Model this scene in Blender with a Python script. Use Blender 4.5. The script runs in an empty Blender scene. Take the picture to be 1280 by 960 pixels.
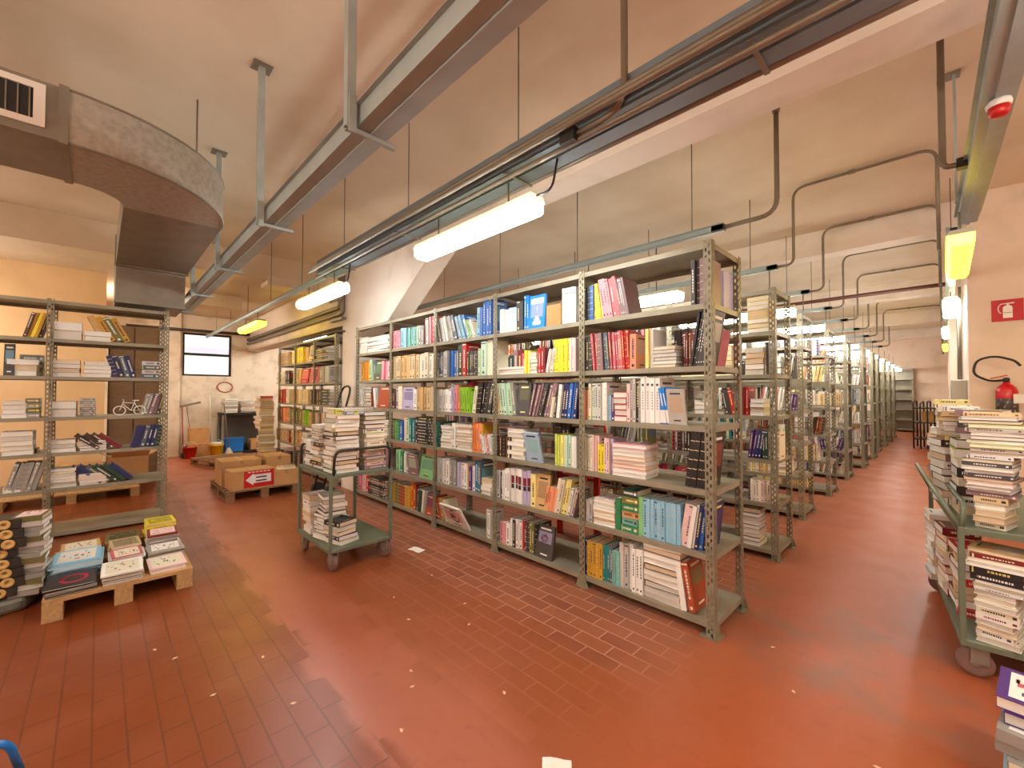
import bpy, math, random
from mathutils import Matrix, Vector
SC = bpy.context.scene
COL = SC.collection
R = random.Random(11)
rad = math.radians

# ------------------------------------------------------------------ camera
CF, CYAW, CPIT, CROL, CH = 528.164, rad(45.682), rad(1.196), rad(0.087), 1.525
_F = Vector((-math.sin(CYAW), math.cos(CYAW), 0)); _R = Vector((math.cos(CYAW), math.sin(CYAW), 0)); _U = Vector((0, 0, 1))
CFW = _F * math.cos(CPIT) + _U * math.sin(CPIT); _U2 = _U * math.cos(CPIT) - _F * math.sin(CPIT)
CRT = _R * math.cos(CROL) + _U2 * math.sin(CROL); CUP = _U2 * math.cos(CROL) - _R * math.sin(CROL)
cam = bpy.data.cameras.new('camera'); camo = bpy.data.objects.new('camera', cam); COL.objects.link(camo)
cam.sensor_fit = 'HORIZONTAL'; cam.sensor_width = 36; cam.lens = CF / 1280 * 36; cam.clip_start = .02
M3 = Matrix((CRT, CUP, -CFW)).transposed()
camo.matrix_world = Matrix.Translation((0, 0, CH)) @ M3.to_4x4()
SC.camera = camo

def sx(u, Y, z):            # where along X a measured column of the survey meets the plane Y at height z
    k = (u - 640) / CF
    a = CRT - CFW * k
    return -(a.y * Y + a.z * (z - CH)) / a.x
def sy(u, X, z):            # the same along Y for a plane X
    k = (u - 640) / CF
    a = CRT - CFW * k
    return -(a.x * X + a.z * (z - CH)) / a.y

# ------------------------------------------------------------------ colour and materials
def lin(c): return tuple((x / 12.92 if x <= .04045 else ((x + .055) / 1.055) ** 2.4) for x in c)
def rgb(r, g, b): return lin((r / 255, g / 255, b / 255))
MATS = {}
def nd(t, kind, **kw):
    n = t.nodes.new(kind)
    for k, v in kw.items(): setattr(n, k, v)
    return n
def mat(name, col, rough=.6, metal=0., noise=0., scale=8., bump=0., attr=None, emit=0., coat=0., stretch=None, spec=.5, col2=None, thr=None):
    if name in MATS: return MATS[name]
    m = bpy.data.materials.new(name); m.use_nodes = True; t = m.node_tree; L = t.links
    b = t.nodes['Principled BSDF']
    b.inputs['Roughness'].default_value = rough; b.inputs['Metallic'].default_value = metal
    b.inputs['Specular IOR Level'].default_value = spec
    if coat: b.inputs['Coat Weight'].default_value = coat
    src = None
    if attr:
        a = nd(t, 'ShaderNodeAttribute', attribute_name=attr); src = a.outputs['Color']
    else:
        b.inputs['Base Color'].default_value = (*col, 1)
    tc = nd(t, 'ShaderNodeTexCoord'); vec = tc.outputs['Object']
    if stretch:
        mp = nd(t, 'ShaderNodeMapping'); mp.inputs['Scale'].default_value = stretch
        L.new(vec, mp.inputs['Vector']); vec = mp.outputs['Vector']
    if noise or bump or col2:
        n = nd(t, 'ShaderNodeTexNoise'); n.inputs['Scale'].default_value = scale; n.inputs['Detail'].default_value = 5
        L.new(vec, n.inputs['Vector'])
        if noise or col2:
            mix = nd(t, 'ShaderNodeMix', data_type='RGBA')
            if col2:
                r = nd(t, 'ShaderNodeMapRange'); lo, hi = thr or (.45, .65)
                r.inputs['From Min'].default_value = lo; r.inputs['From Max'].default_value = hi
                L.new(n.outputs['Fac'], r.inputs['Value']); L.new(r.outputs['Result'], mix.inputs['Factor'])
                mix.inputs['B'].default_value = (*col2, 1)
            else:
                mix.blend_type = 'OVERLAY'; mix.inputs['Factor'].default_value = noise
                L.new(n.outputs['Color'], mix.inputs['B'])
                bw = nd(t, 'ShaderNodeRGBToBW'); L.new(n.outputs['Color'], bw.inputs['Color']); L.new(bw.outputs['Val'], mix.inputs['B'])
            if src: L.new(src, mix.inputs['A'])
            else: mix.inputs['A'].default_value = (*col, 1)
            src = mix.outputs['Result']
        if bump:
            bp = nd(t, 'ShaderNodeBump'); bp.inputs['Strength'].default_value = bump; bp.inputs['Distance'].default_value = .01
            L.new(n.outputs['Fac'], bp.inputs['Height']); L.new(bp.outputs['Normal'], b.inputs['Normal'])
    if src: L.new(src, b.inputs['Base Color'])
    if emit:
        b.inputs['Emission Color'].default_value = (*col, 1); b.inputs['Emission Strength'].default_value = emit
    MATS[name] = m
    return m
STEEL = mat('shelf_steel', rgb(150, 142, 122), .45, .25, .45, 5, .03)
POST = mat('upright_steel', rgb(140, 132, 110), .45, .3, .5, 9, .03)
GALV = mat('galvanised_sheet', rgb(182, 177, 164), .45, .25, .75, 26, .02, col2=rgb(164, 158, 146), thr=(.4, .66))
GALVD = mat('galvanised_dull', rgb(138, 131, 117), .45, .3, .4, 6, .02)
TRAYM = mat('tray_zinc', rgb(162, 174, 171), .42, .15, .3, 7)
CONDM = mat('conduit_zinc', rgb(132, 120, 102), .45, .35, .3, 12)
CABLE = mat('cable_black', rgb(40, 38, 36), .6, 0, .3, 20)
PLAST = mat('lamp_housing_plastic', rgb(205, 200, 180), .5, 0, .15, 10)
PAPER = mat('book_pages', (1, 1, 1), .85, 0, .5, 6, .15, stretch=(120, 2, 2), attr='Col')
BOOKM = mat('book_cover', (1, 1, 1), .42, 0, .16, 14, 0, attr='Col')
PAINTM = mat('flat_colour', (1, 1, 1), .5, 0, .15, 10, 0, attr='Col')
CARD = mat('cardboard', rgb(196, 150, 98), .85, 0, .35, 5, .05)
WOOD = mat('pallet_wood', rgb(184, 146, 98), .8, 0, .6, 5, .2, stretch=(1, 12, 12))
WOODX = mat('old_pallet_wood', rgb(140, 104, 72), .85, 0, .6, 5, .2, stretch=(12, 1, 12))
GREEN = mat('trolley_green_paint', rgb(108, 116, 96), .5, .1, .4, 6, .03)
DARK = mat('dark_metal', rgb(52, 50, 46), .5, .3, .3, 8)
RUBBER = mat('caster_rubber', rgb(122, 92, 82), .7, 0, .3, 14)
RIM = mat('caster_rim', rgb(150, 140, 130), .45, .4, .3, 14)
REDP = mat('red_paint', rgb(190, 28, 24), .4, 0, .2, 6)
BLUEP = mat('blue_plastic', rgb(34, 120, 205), .3, 0, .1, 6)
YELP = mat('yellow_plastic', rgb(232, 196, 36), .4, 0, .1, 6)
WHITEP = mat('white_plastic', rgb(232, 228, 218), .5, 0, .1, 6)

# ------------------------------------------------------------------ mesh builder
class MB:
    def __init__(s): s.v = []; s.f = []; s.c = []; s.sm = []; s.mi = []
    def add(s, vs, fs, col=None, M=None, smooth=False, mi=0):
        o = len(s.v)
        s.v += [tuple(M @ Vector(p)) if M else tuple(p) for p in vs]
        for f in fs:
            s.f.append([i + o for i in f]); s.c.append(col or (.8, .8, .8)); s.sm.append(smooth); s.mi.append(mi)
        return s
    def box(s, x0, y0, z0, x1, y1, z1, col=None, M=None, mi=0):
        x0, x1 = min(x0, x1), max(x0, x1); y0, y1 = min(y0, y1), max(y0, y1); z0, z1 = min(z0, z1), max(z0, z1)
        return s.add([(x0, y0, z0), (x1, y0, z0), (x1, y1, z0), (x0, y1, z0), (x0, y0, z1), (x1, y0, z1), (x1, y1, z1), (x0, y1, z1)],
                     [(0, 3, 2, 1), (4, 5, 6, 7), (0, 1, 5, 4), (1, 2, 6, 5), (2, 3, 7, 6), (3, 0, 4, 7)], col, M, False, mi)
    def rbox(s, x0, y0, z0, x1, y1, z1, r=.01, col=None, M=None, mi=0):   # box with chamfered vertical and top edges
        pts = lambda k: [(x0 + k, y0), (x1 - k, y0), (x1, y0 + k), (x1, y1 - k), (x1 - k, y1), (x0 + k, y1), (x0, y1 - k), (x0, y0 + k)]
        a = [(x, y, z0) for x, y in pts(r)]; b = [(x, y, z1 - r) for x, y in pts(r)]
        sxx = lambda p: (min(max(p[0], x0 + r), x1 - r), min(max(p[1], y0 + r), y1 - r), z1)
        c = [sxx(p) for p in b]
        f = [tuple(range(7, -1, -1)), tuple(range(16, 24))]
        for i in range(8):
            j = (i + 1) % 8
            f += [(i, j, 8 + j, 8 + i), (8 + i, 8 + j, 16 + j, 16 + i)]
        return s.add(a + b + c, f, col, M, False, mi)
    def tube(s, pts, r, n=8, col=None, closed=False, M=None, mi=0):
        pts = [Vector(p) for p in pts]; vs = []; fs = []; N = len(pts); prev = None
        for i, p in enumerate(pts):
            if closed: t = pts[(i + 1) % N] - pts[i - 1]
            else: t = pts[min(i + 1, N - 1)] - pts[max(i - 1, 0)]
            t.normalize()
            if prev is None:
                a = Vector((0, 0, 1)) if abs(t.z) < .9 else Vector((1, 0, 0))
                u = t.cross(a).normalized()
            else: u = (prev - t * prev.dot(t)).normalized()
            prev = u; w = t.cross(u)
            for k in range(n):
                q = 2 * math.pi * k / n
                vs.append(p + (u * math.cos(q) + w * math.sin(q)) * r)
        for i in range(N if closed else N - 1):
            for k in range(n):
                a = i * n + k; b = i * n + (k + 1) % n; c = ((i + 1) % N) * n + (k + 1) % n; d = ((i + 1) % N) * n + k
                fs.append((a, b, c, d))
        s.add(vs, fs, col, M, True, mi)
        if not closed:
            o = len(s.v) - len(vs)
            s.f.append([o + k for k in range(n - 1, -1, -1)]); s.f.append([o + (N - 1) * n + k for k in range(n)])
            s.c += [col or (.8, .8, .8)] * 2; s.sm += [False] * 2; s.mi += [mi] * 2
        return s
    def lathe(s, prof, n=16, M=None, col=None, smooth=True, mi=0):
        vs = []; fs = []
        for (r, z) in prof:
            for k in range(n):
                a = 2 * math.pi * k / n; vs.append((r * math.cos(a), r * math.sin(a), z))
        for i in range(len(prof) - 1):
            for k in range(n):
                fs.append((i * n + k, i * n + (k + 1) % n, (i + 1) * n + (k + 1) % n, (i + 1) * n + k))
        fs.append(tuple(range(n - 1, -1, -1))); fs.append(tuple((len(prof) - 1) * n + k for k in range(n)))
        return s.add(vs, fs, col, M, smooth, mi)
    def prism(s, poly, a, b, axis='Y', col=None, M=None, mi=0):       # poly in the two other axes, extruded a..b
        n = len(poly)
        def P(p, t): return {'Y': (p[0], t, p[1]), 'X': (t, p[0], p[1]), 'Z': (p[0], p[1], t)}[axis]
        vs = [P(p, a) for p in poly] + [P(p, b) for p in poly]
        fs = [tuple(range(n)), tuple(range(2 * n - 1, n - 1, -1))] + [(i, i + n, (i + 1) % n + n, (i + 1) % n) for i in range(n)]
        return s.add(vs, fs, col, M, False, mi)
    def mesh(s, name, mats):
        me = bpy.data.meshes.new(name); me.from_pydata(s.v, [], s.f)
        for m in (mats if isinstance(mats, (list, tuple)) else [mats]): me.materials.append(m)
        me.polygons.foreach_set('use_smooth', s.sm); me.polygons.foreach_set('material_index', s.mi)
        cs = []
        for f, c in zip(s.f, s.c): cs += [c[0], c[1], c[2], 1.] * len(f)
        at = me.color_attributes.new('Col', 'FLOAT_COLOR', 'CORNER'); at.data.foreach_set('color', cs)
        me.update(); return me
    def build(s, name, mats, parent=None, loc=None, rot=None, M=None, bevel=0):
        return put(name, s.mesh(name, mats), parent, loc, rot, M, bevel)
def put(name, me, parent=None, loc=None, rot=None, M=None, bevel=0):
    o = bpy.data.objects.new(name, me); COL.objects.link(o)
    if parent: o.parent = parent
    if M is not None: o.matrix_local = M
    if loc: o.location = loc
    if rot: o.rotation_euler = rot
    if bevel:
        b = o.modifiers.new('edge', 'BEVEL'); b.width = bevel; b.segments = 2; b.limit_method = 'ANGLE'
    return o
def tag(o, label, cat, group=None, kind=None):
    o['label'] = label; o['category'] = cat
    if group: o['group'] = group
    if kind: o['kind'] = kind
    return o
def thing(name, label, cat, loc=(0, 0, 0), rz=0., group=None):
    o = bpy.data.objects.new(name, None); COL.objects.link(o); o.empty_display_size = .1
    o.location = loc; o.rotation_euler = (0, 0, rz)
    return tag(o, label, cat, group)
def struct(name, mb, m, label=None):
    o = mb.build(name, m); o['kind'] = 'structure'
    if label: o['label'] = label
    return o
def arc(c, r, a0, a1, n, ax='XZ'):
    out = []
    for i in range(n + 1):
        a = rad(a0 + (a1 - a0) * i / n); p = (r * math.cos(a), r * math.sin(a))
        out.append({'XZ': (c[0] + p[0], c[1], c[2] + p[1]), 'YZ': (c[0], c[1] + p[0], c[2] + p[1]), 'XY': (c[0] + p[0], c[1] + p[1], c[2])}[ax])
    return out
def bend(pts, r=.1, n=5):           # round the corners of a polyline
    P = [Vector(p) for p in pts]; out = [P[0]]
    for i in range(1, len(P) - 1):
        a = (P[i - 1] - P[i]); b = (P[i + 1] - P[i]); k = min(r, a.length * .45, b.length * .45)
        p0 = P[i] + a.normalized() * k; p1 = P[i] + b.normalized() * k
        for j in range(n + 1):
            t = j / n; out.append(p0 * (1 - t) ** 2 + P[i] * 2 * t * (1 - t) + p1 * t * t)
    return out + [P[-1]]
ORD = 'zeroth first second third fourth fifth sixth seventh eighth ninth tenth eleventh twelfth thirteenth fourteenth fifteenth sixteenth seventeenth eighteenth nineteenth twentieth'.split()
def ordn(n):
    if n <= 20: return ORD[n]
    t = {2: 'twenty', 3: 'thirty', 4: 'forty', 5: 'fifty', 6: 'sixty', 7: 'seventy'}[n // 10]
    return t[:-1] + 'ieth' if n % 10 == 0 else t + '-' + ORD[n % 10]
# ------------------------------------------------------------------ the setting
def floor_mat():
    m = bpy.data.materials.new('floor_clay_tiles'); m.use_nodes = True; t = m.node_tree; L = t.links; b = t.nodes['Principled BSDF']
    tc = nd(t, 'ShaderNodeTexCoord'); P = tc.outputs['Object']
    sep = nd(t, 'ShaderNodeSeparateXYZ'); L.new(P, sep.inputs[0])
    def noise(scale, det=4):
        n = nd(t, 'ShaderNodeTexNoise'); n.inputs['Scale'].default_value = scale; n.inputs['Detail'].default_value = det; L.new(P, n.inputs['Vector']); return n.outputs['Fac']
    def mth(op, a, c):
        n = nd(t, 'ShaderNodeMath', operation=op)
        for i, x in enumerate((a, c)):
            if isinstance(x, (int, float)): n.inputs[i].default_value = x
            else: L.new(x, n.inputs[i])
        return n.outputs[0]
    def ramp(v, lo, hi):
        n = nd(t, 'ShaderNodeMapRange'); n.interpolation_type = 'SMOOTHSTEP'; n.inputs['From Min'].default_value = lo; n.inputs['From Max'].default_value = hi
        L.new(v, n.inputs['Value']); return n.outputs['Result']
    def mix(f, a, c, mode='MIX'):
        n = nd(t, 'ShaderNodeMix', data_type='RGBA', blend_type=mode)
        for k, x in (('Factor', f), ('A', a), ('B', c)):
            if isinstance(x, tuple): n.inputs[k].default_value = (*x, 1)
            elif isinstance(x, (int, float)): n.inputs[k].default_value = x
            else: L.new(x, n.inputs[k])
        return n.outputs['Result']
    br = nd(t, 'ShaderNodeTexBrick'); L.new(P, br.inputs['Vector'])
    br.inputs['Scale'].default_value = 1; br.inputs['Brick Width'].default_value = .235; br.inputs['Row Height'].default_value = .112
    br.inputs['Mortar Size'].default_value = .0048; br.inputs['Mortar Smooth'].default_value = .15
    br.inputs['Color1'].default_value = (0, 0, 0, 1); br.inputs['Color2'].default_value = (1, 1, 1, 1); br.inputs['Mortar'].default_value = (.5, .5, .5, 1)
    wob = mth('MULTIPLY', mth('SUBTRACT', noise(2.2), .5), .16)
    step = mth('MULTIPLY', mth('SUBTRACT', br.outputs['Color'], .5), .13)
    y = mth('ADD', mth('ADD', sep.outputs['Y'], wob), step)
    x = mth('ADD', sep.outputs['X'], wob)
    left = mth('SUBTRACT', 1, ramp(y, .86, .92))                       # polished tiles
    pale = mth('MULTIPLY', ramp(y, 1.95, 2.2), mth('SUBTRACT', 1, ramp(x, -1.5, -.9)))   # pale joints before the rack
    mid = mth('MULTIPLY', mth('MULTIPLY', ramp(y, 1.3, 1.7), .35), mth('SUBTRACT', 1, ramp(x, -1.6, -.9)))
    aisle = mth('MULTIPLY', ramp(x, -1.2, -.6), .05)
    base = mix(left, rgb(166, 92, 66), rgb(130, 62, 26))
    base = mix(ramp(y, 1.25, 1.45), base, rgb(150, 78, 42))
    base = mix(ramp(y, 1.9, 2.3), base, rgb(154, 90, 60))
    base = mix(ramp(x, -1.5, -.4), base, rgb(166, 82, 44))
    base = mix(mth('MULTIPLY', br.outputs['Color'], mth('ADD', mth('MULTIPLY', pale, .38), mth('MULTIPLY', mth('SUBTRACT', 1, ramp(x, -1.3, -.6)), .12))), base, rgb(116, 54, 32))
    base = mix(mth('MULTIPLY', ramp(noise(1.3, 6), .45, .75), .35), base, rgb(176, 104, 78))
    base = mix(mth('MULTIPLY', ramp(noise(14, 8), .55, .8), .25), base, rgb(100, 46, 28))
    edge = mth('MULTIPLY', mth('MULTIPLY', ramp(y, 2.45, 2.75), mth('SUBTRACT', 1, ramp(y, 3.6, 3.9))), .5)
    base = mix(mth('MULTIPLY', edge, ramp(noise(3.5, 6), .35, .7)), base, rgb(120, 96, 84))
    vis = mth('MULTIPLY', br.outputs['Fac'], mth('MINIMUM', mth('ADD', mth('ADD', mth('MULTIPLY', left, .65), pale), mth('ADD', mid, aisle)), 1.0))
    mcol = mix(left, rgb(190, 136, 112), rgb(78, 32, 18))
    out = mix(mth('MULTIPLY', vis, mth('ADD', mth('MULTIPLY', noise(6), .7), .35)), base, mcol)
    L.new(out, b.inputs['Base Color'])
    rr = mth('ADD', mth('MULTIPLY', noise(2.5, 6), .3), .2)
    L.new(mth('ADD', rr, mth('MULTIPLY', pale, .2)), b.inputs['Roughness'])
    bp = nd(t, 'ShaderNodeBump'); bp.inputs['Strength'].default_value = .25; bp.inputs['Distance'].default_value = .004
    L.new(mth('SUBTRACT', mth('MULTIPLY', noise(5, 8), .6), vis), bp.inputs['Height']); L.new(bp.outputs['Normal'], b.inputs['Normal'])
    return m
CEILM = mat('ceiling_paint', rgb(226, 210, 186), .9, 0, 0, 1.1, .02, col2=rgb(210, 190, 162), thr=(.4, .75))
BEAMM = mat('beam_paint', rgb(232, 218, 202), .85, 0, 0, 2.2, .05, col2=rgb(206, 190, 172), thr=(.5, .8))
WALLM = mat('wall_paint', rgb(236, 214, 192), .85, 0, 0, 2.4, .05, col2=rgb(216, 194, 170), thr=(.52, .8))
WALLB = mat('back_wall_paint', rgb(236, 224, 204), .85, 0, 0, 3.2, .06, col2=rgb(206, 190, 168), thr=(.5, .72))
PEACH = mat('peach_paint', rgb(234, 198, 150), .85, 0, 0, 2, .04, col2=rgb(222, 182, 132), thr=(.45, .8))
CZ = 3.84
X0, X1, Y0, Y1 = -12.9, 4.0, -4.0, 23.4
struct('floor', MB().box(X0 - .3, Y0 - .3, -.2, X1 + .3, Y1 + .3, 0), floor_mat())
struct('ceiling', MB().box(X0 - .3, Y0 - .3, CZ, X1 + .3, Y1 + .3, CZ + .25), CEILM)
struct('trim_1', MB().box(X0, Y0, 3.42, -7.95, 2.8, CZ - .001), CEILM, 'lower ceiling slab over the far end')
# walls
wb = MB(); wy0, wy1, wz0, wz1 = 1.43, 2.44, 1.93, 2.99
wb.box(X0 - .25, Y0, 0, X0, wy0, CZ); wb.box(X0 - .25, wy1, 0, X0, Y1, CZ); wb.box(X0 - .25, wy0, 0, X0, wy1, wz0); wb.box(X0 - .25, wy0, wz1, X0, wy1, CZ)
struct('wall_back', wb, WALLB)
struct('trim_2', MB().box(X0 - .01, 1.0, 0, X0 + .12, 1.38, 3.42), WALLB, 'shallow pilaster at the back wall')
struct('wall_front', MB().box(X1, Y0, 0, X1 + .25, 7.2, CZ), WALLM)
struct('wall_left', MB().box(X0, Y0 - .25, 0, X1, Y0, CZ), WALLM)
struct('wall_right', MB().box(.2, 7.2, 0, X1, 7.45, CZ).box(.2, 7.45, 0, .45, Y1, CZ), WALLM)
struct('wall_end', MB().box(X0, Y1, 0, .45, Y1 + .25, CZ), WALLM)
struct('wall_partition', MB().box(-9.45, Y0, 0, -9.3, .06, 3.42).box(-12.9, -.09, 0, -9.45, .06, 3.42), PEACH)
for i, yy in enumerate((9.5, 13.2, 17.5)):
    struct('trim_%d' % (11 + i), MB().box(.06, yy, 0, .22, yy + .35, CZ), WALLM, 'pilaster on the right wall')
# beams along the racks: soffits, one with a haunch dropping to a column
hb = MB()
poly = [(X1, CZ - .001), (X1, 3.38), (-4.05, 3.38), (-5.35, 2.52), (-6.42, 2.40), (-6.42, 0), (-6.86, 0), (-6.86, 2.62), (X0, 2.62), (X0, CZ - .001)]
hb.prism(poly, 2.83, 3.13, 'Y')
struct('trim_3', hb, BEAMM, 'main beam with haunch and column')
for i, yy in enumerate((7.3, 11.8, 16.3, 20.8)):
    struct('trim_%d' % (4 + i), MB().box(-12.5, yy, 3.5, .2, yy + .32, CZ - .001), BEAMM, 'cross beam')
struct('trim_8', MB().box(-8.35, 2.0, 3.35, -7.93, 2.829, 3.5), BEAMM, 'stub beam')
# window: dark frame, two lights, frosted panes with bars; a white sheet wall stands outside
GLASS = bpy.data.materials.new('window_glass'); GLASS.use_nodes = True
gb = GLASS.node_tree.nodes['Principled BSDF']; gb.inputs['Transmission Weight'].default_value = 1; gb.inputs['Roughness'].default_value = .06; gb.inputs['IOR'].default_value = 1.02; gb.inputs['Base Color'].default_value = (.95, .97, 1, 1)
def fr(mb, y0, y1, z0, z1, x, w=.045, d=.06):
    mb.box(x, y0, z0, x + d, y0 + w, z1).box(x, y1 - w, z0, x + d, y1, z1).box(x, y0 + w, z0, x + d, y1 - w, z0 + w).box(x, y0 + w, z1 - w, x + d, y1 - w, z1)
    return mb
f = fr(MB(), wy0, wy1, wz0, wz1, X0 - .12); f.box(X0 - .12, wy0 + .045, 2.44, X0 - .06, wy1 - .045, 2.50)
wf = struct('window_1', f, DARK, 'high two-light window in the back wall')
MB().box(X0 - .1, wy0 + .045, wz0 + .045, X0 - .096, wy1 - .045, 2.44).build('lower_pane', GLASS, wf)
MB().box(X0 - .1, wy0 + .045, 2.50, X0 - .096, wy1 - .045, wz1 - .045).build('upper_pane', GLASS, wf)
OUTW = mat('outside_sheet_white', rgb(240, 238, 240), .6, 0, .1, 3)
ow = MB(); 
for i in range(26): ow.box(X0 - 1.6, .4 + i * .14, .5, X0 - 1.5 - .03 * (i % 2), .54 + i * .14, 4.6)
o = ow.build('outside_fence_wall', OUTW); o['kind'] = 'structure'
tag(MB().box(X0 - 1.44, 1.0, 2.66, X0 - 1.41, 3.4, 2.76).build('outside_banner', mat('pink_banner', rgb(250, 200, 222), .6, 0, .1, 4)), 'pink strip on the white fence outside the window', 'banner')
o = MB().box(X0 - 4, -2, .3, X0 - .26, 6, .5).build('outside_ground', OUTW); o['kind'] = 'structure'
# pipe across the top of the back wall, and pipes along the lower beam
tag(MB().tube([(X0 + .16, .4, 3.02), (X0 + .16, 2.8, 3.04)], .035, 10).build('heating_pipe', mat('pipe_brown', rgb(72, 60, 54), .5, .2, .3, 8)), 'dark brown pipe along the wall just above the window', 'pipe')
bp = thing('pipe_bundle', 'bundle of galvanised conduits running along the lower beam to the back wall', 'pipes', (-7.2, 2.79, 2.9))
for k in range(4):
    if k > 1: break
    z = -.09 + k * .105
    MB().tube(bend([(-5.65, 0, z), (0.36 - .1 * k, 0, z), (.36 - .1 * k, 0, z + .55)][::-1] + [] if False else [(-5.65, 0, z), (.42 - .09 * k, 0, z), (.42 - .09 * k, 0, .62)], .08), .038, 10).build('conduit', CONDM, bp)
MB().box(.0, -.05, -.2, .5, .03, -.165).box(.0, -.05, .12, .5, -.035, .155).build('bracket', CONDM, bp)
# ------------------------------------------------------------------ ceiling services
def ctray(name, label, p0, p1, w, h, z, axis='X', flange=.02, lid=True):     # a channel with turned edges and a raised rib
    r = thing(name, label, 'cable tray', (p0 if axis == 'X' else 0, 0, z))
    L = p1 - p0; mb = MB()
    def bx(a0, c0, d0, a1, c1, d1):
        if axis == 'X': mb.box(a0, c0, d0, a1, c1, d1)
        else: mb.box(c0, a0, d0, c1, a1, d1)
    bx(0, -w / 2, 0, L, w / 2, .003); bx(0, -w / 2, .003, L, -w / 2 + .003, h); bx(0, w / 2 - .003, .003, L, w / 2, h)
    bx(0, -w / 2 - flange, h - .003, L, -w / 2, h); bx(0, w / 2, h - .003, L, w / 2 + flange, h)
    bx(0, -.012, -.012, L, .012, 0)
    mb.build('channel', TRAYM, r)
    cb = MB()
    for k in range(3):
        c = -w / 4 + k * w / 4
        cb.tube([(0, c, .02), (L, c, .02)] if axis == 'X' else [(c, 0, .02), (c, L, .02)], .011, 6)
    cb.build('cables', CABLE, r)
    return r
t1 = ctray('cable_tray', 'grey cable tray hung on steel posts beside the air duct', -8.2, 2.5, .15, .09, 2.74)
t1.location.y = .9
for k, xx in enumerate((-1.86, -3.36, -4.86, -6.36, -7.8)):
    top = (CZ if xx > -7.9 else 3.42) - 2.74
    h = MB().box(xx + 8.2 - .02, -.13, -.03, xx + 8.2 + .02, -.09, top - .008).build('hanger_post', TRAYM, t1)
    MB().box(xx + 8.2 - .055, -.17, top - .01, xx + 8.2 + .055, -.05, top - .001).build('ceiling_plate', GALVD, h)
    MB().box(xx + 8.2 - .012, -.13, -.036, xx + 8.2 + .012, .11, -.016).box(xx + 8.2 + .021, -.125, -.05, xx + 8.2 + .03, -.09, .12).build('bracket_arm', TRAYM, h)
TRAYM = mat('tray_blue_grey', rgb(122, 138, 148), .42, .2, .3, 7)
t2 = ctray('cable_tray', 'double cable tray with conduits hung in front of the main beam', -5.0, 2.5, .2, .07, 2.88)
t2.location.y = 1.86
for k, (dy, dz, r_) in enumerate(((-.15, .05, .02), (-.19, .0, .016), (.14, .02, .018), (-.11, -.05, .014))):
    MB().tube([(0, dy, dz), (7.5, dy, dz)], r_, 8).build('conduit', CONDM, t2)
MB().box(0, -.1, .075, 7.5, .1, .15).build('upper_duct', mat('trunking_grey', rgb(122, 138, 148), .45, .3, .25, 5), t2)
for k, xx in enumerate((-.5, -1.85, -3.17, -4.49)):
    MB().tube([(xx + 5, 0, .1), (xx + 5, 0, CZ - 2.885)], .005, 6).build('hanger_rod', CONDM, t2)
    MB().box(xx + 4.99, -.12, -.022, xx + 5.01, .12, -.014).build('bracket_arm', CONDM, t2)
TRAYM = MATS['tray_zinc']
t3 = ctray('cable_tray', 'narrow rail carrying the yellow lamp towards the far window', -12.6, -5.0, .05, .04, 2.86)
t3.location.y = 1.86
for xx in (-5.8, -7.2, -8.6, -10.0, -11.4):
    MB().tube([(xx + 12.6, 0, .03), (xx + 12.6, 0, (CZ if xx > -7.95 else 3.42) - 2.865)], .005, 6).build('hanger_rod', CONDM, t3)
for k in range(9):                                                   # one lighting tray over every aisle between the racks
    yy = 3.87 + k * 1.664
    t = ctray('cable_tray', 'lighting tray hung over the %s aisle between the racks' % ordn(k + 1), -6.0 if k else -8.4, -1.32, .07, .045, 2.95)
    t.location.y = yy
    L0 = -6.0 if k else -8.4
    for xx in (-1.6, -2.9, -4.2, -5.5):
        q = CZ - (.35 if k in (2, 5, 8) else 0) if False else CZ
        MB().tube([(xx - L0, 0, .03), (xx - L0, 0, q - 2.955)], .005, 6).build('hanger_rod', CONDM, t)
    cn = thing('conduit', 'steel conduit dropping from the ceiling to the %s aisle tray' % ordn(k + 1), 'conduit', (-1.22, yy, 2.98))
    if k == 0: pts = [(-.12, 0, -.01), (.3, 0, -.01), (.3, 0, CZ - 2.985)]
    else: pts = [(-.12, 0, -.01), (.06, 0, -.01), (.06, 0, .835), (1.2, 0, .835), (1.2, 0, -.1 - .03 * k)]
    MB().tube(bend(pts, .13), .019 if k == 0 else .015, 8).build('pipe', CONDM, cn)
    MB().box(-.2, -.035, -.035, -.1, .035, .02).build('junction_box', DARK, cn)
    if k: MB().tube([(.55, 0, .835), (.61, 0, .835)], .022, 8).build('coupling', CONDM, cn)
    else: MB().tube([(.3, 0, CZ - 3.03), (.3, 0, CZ - 2.99)], .028, 8).build('coupling', CONDM, cn)
tag(MB().tube([(-6, 8.7, 3.06), (.05, 8.7, 3.1)], .03, 8).build('sprinkler_pipe', mat('pipe_dark_red', rgb(92, 50, 40), .5, .1, .2, 8)), 'dark reddish pipe crossing above the racks to the right wall', 'pipe')
t4 = ctray('cable_tray', 'cable tray with the red siren, running along the right wall', .5, 5.0, .11, .07, 2.9, 'Y')
t4.location = (.25, .5, 2.9); t4.rotation_euler.z = .023
for yy in (1.6, 3.9):
    MB().box(-.09, yy - .025, .0, -.075, yy + .025, CZ - 2.91).build('hanger_strap', TRAYM, t4)
    MB().box(-.17, yy - .05, CZ - 2.912, -.05, yy + .05, CZ - 2.901).build('ceiling_plate', GALVD, t4)
cn = thing('conduit', 'conduit dropping from the ceiling into the siren tray by the right wall', 'conduit', (.01, 3.83, 2.96))
MB().tube(bend([(0, 0, CZ - 2.965), (0, 0, 0), (.1, 0, 0)], .1), .018, 8).build('pipe', CONDM, cn)
MB().box(.06, -.03, -.03, .13, .03, .03).build('junction_box', DARK, cn)
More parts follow.
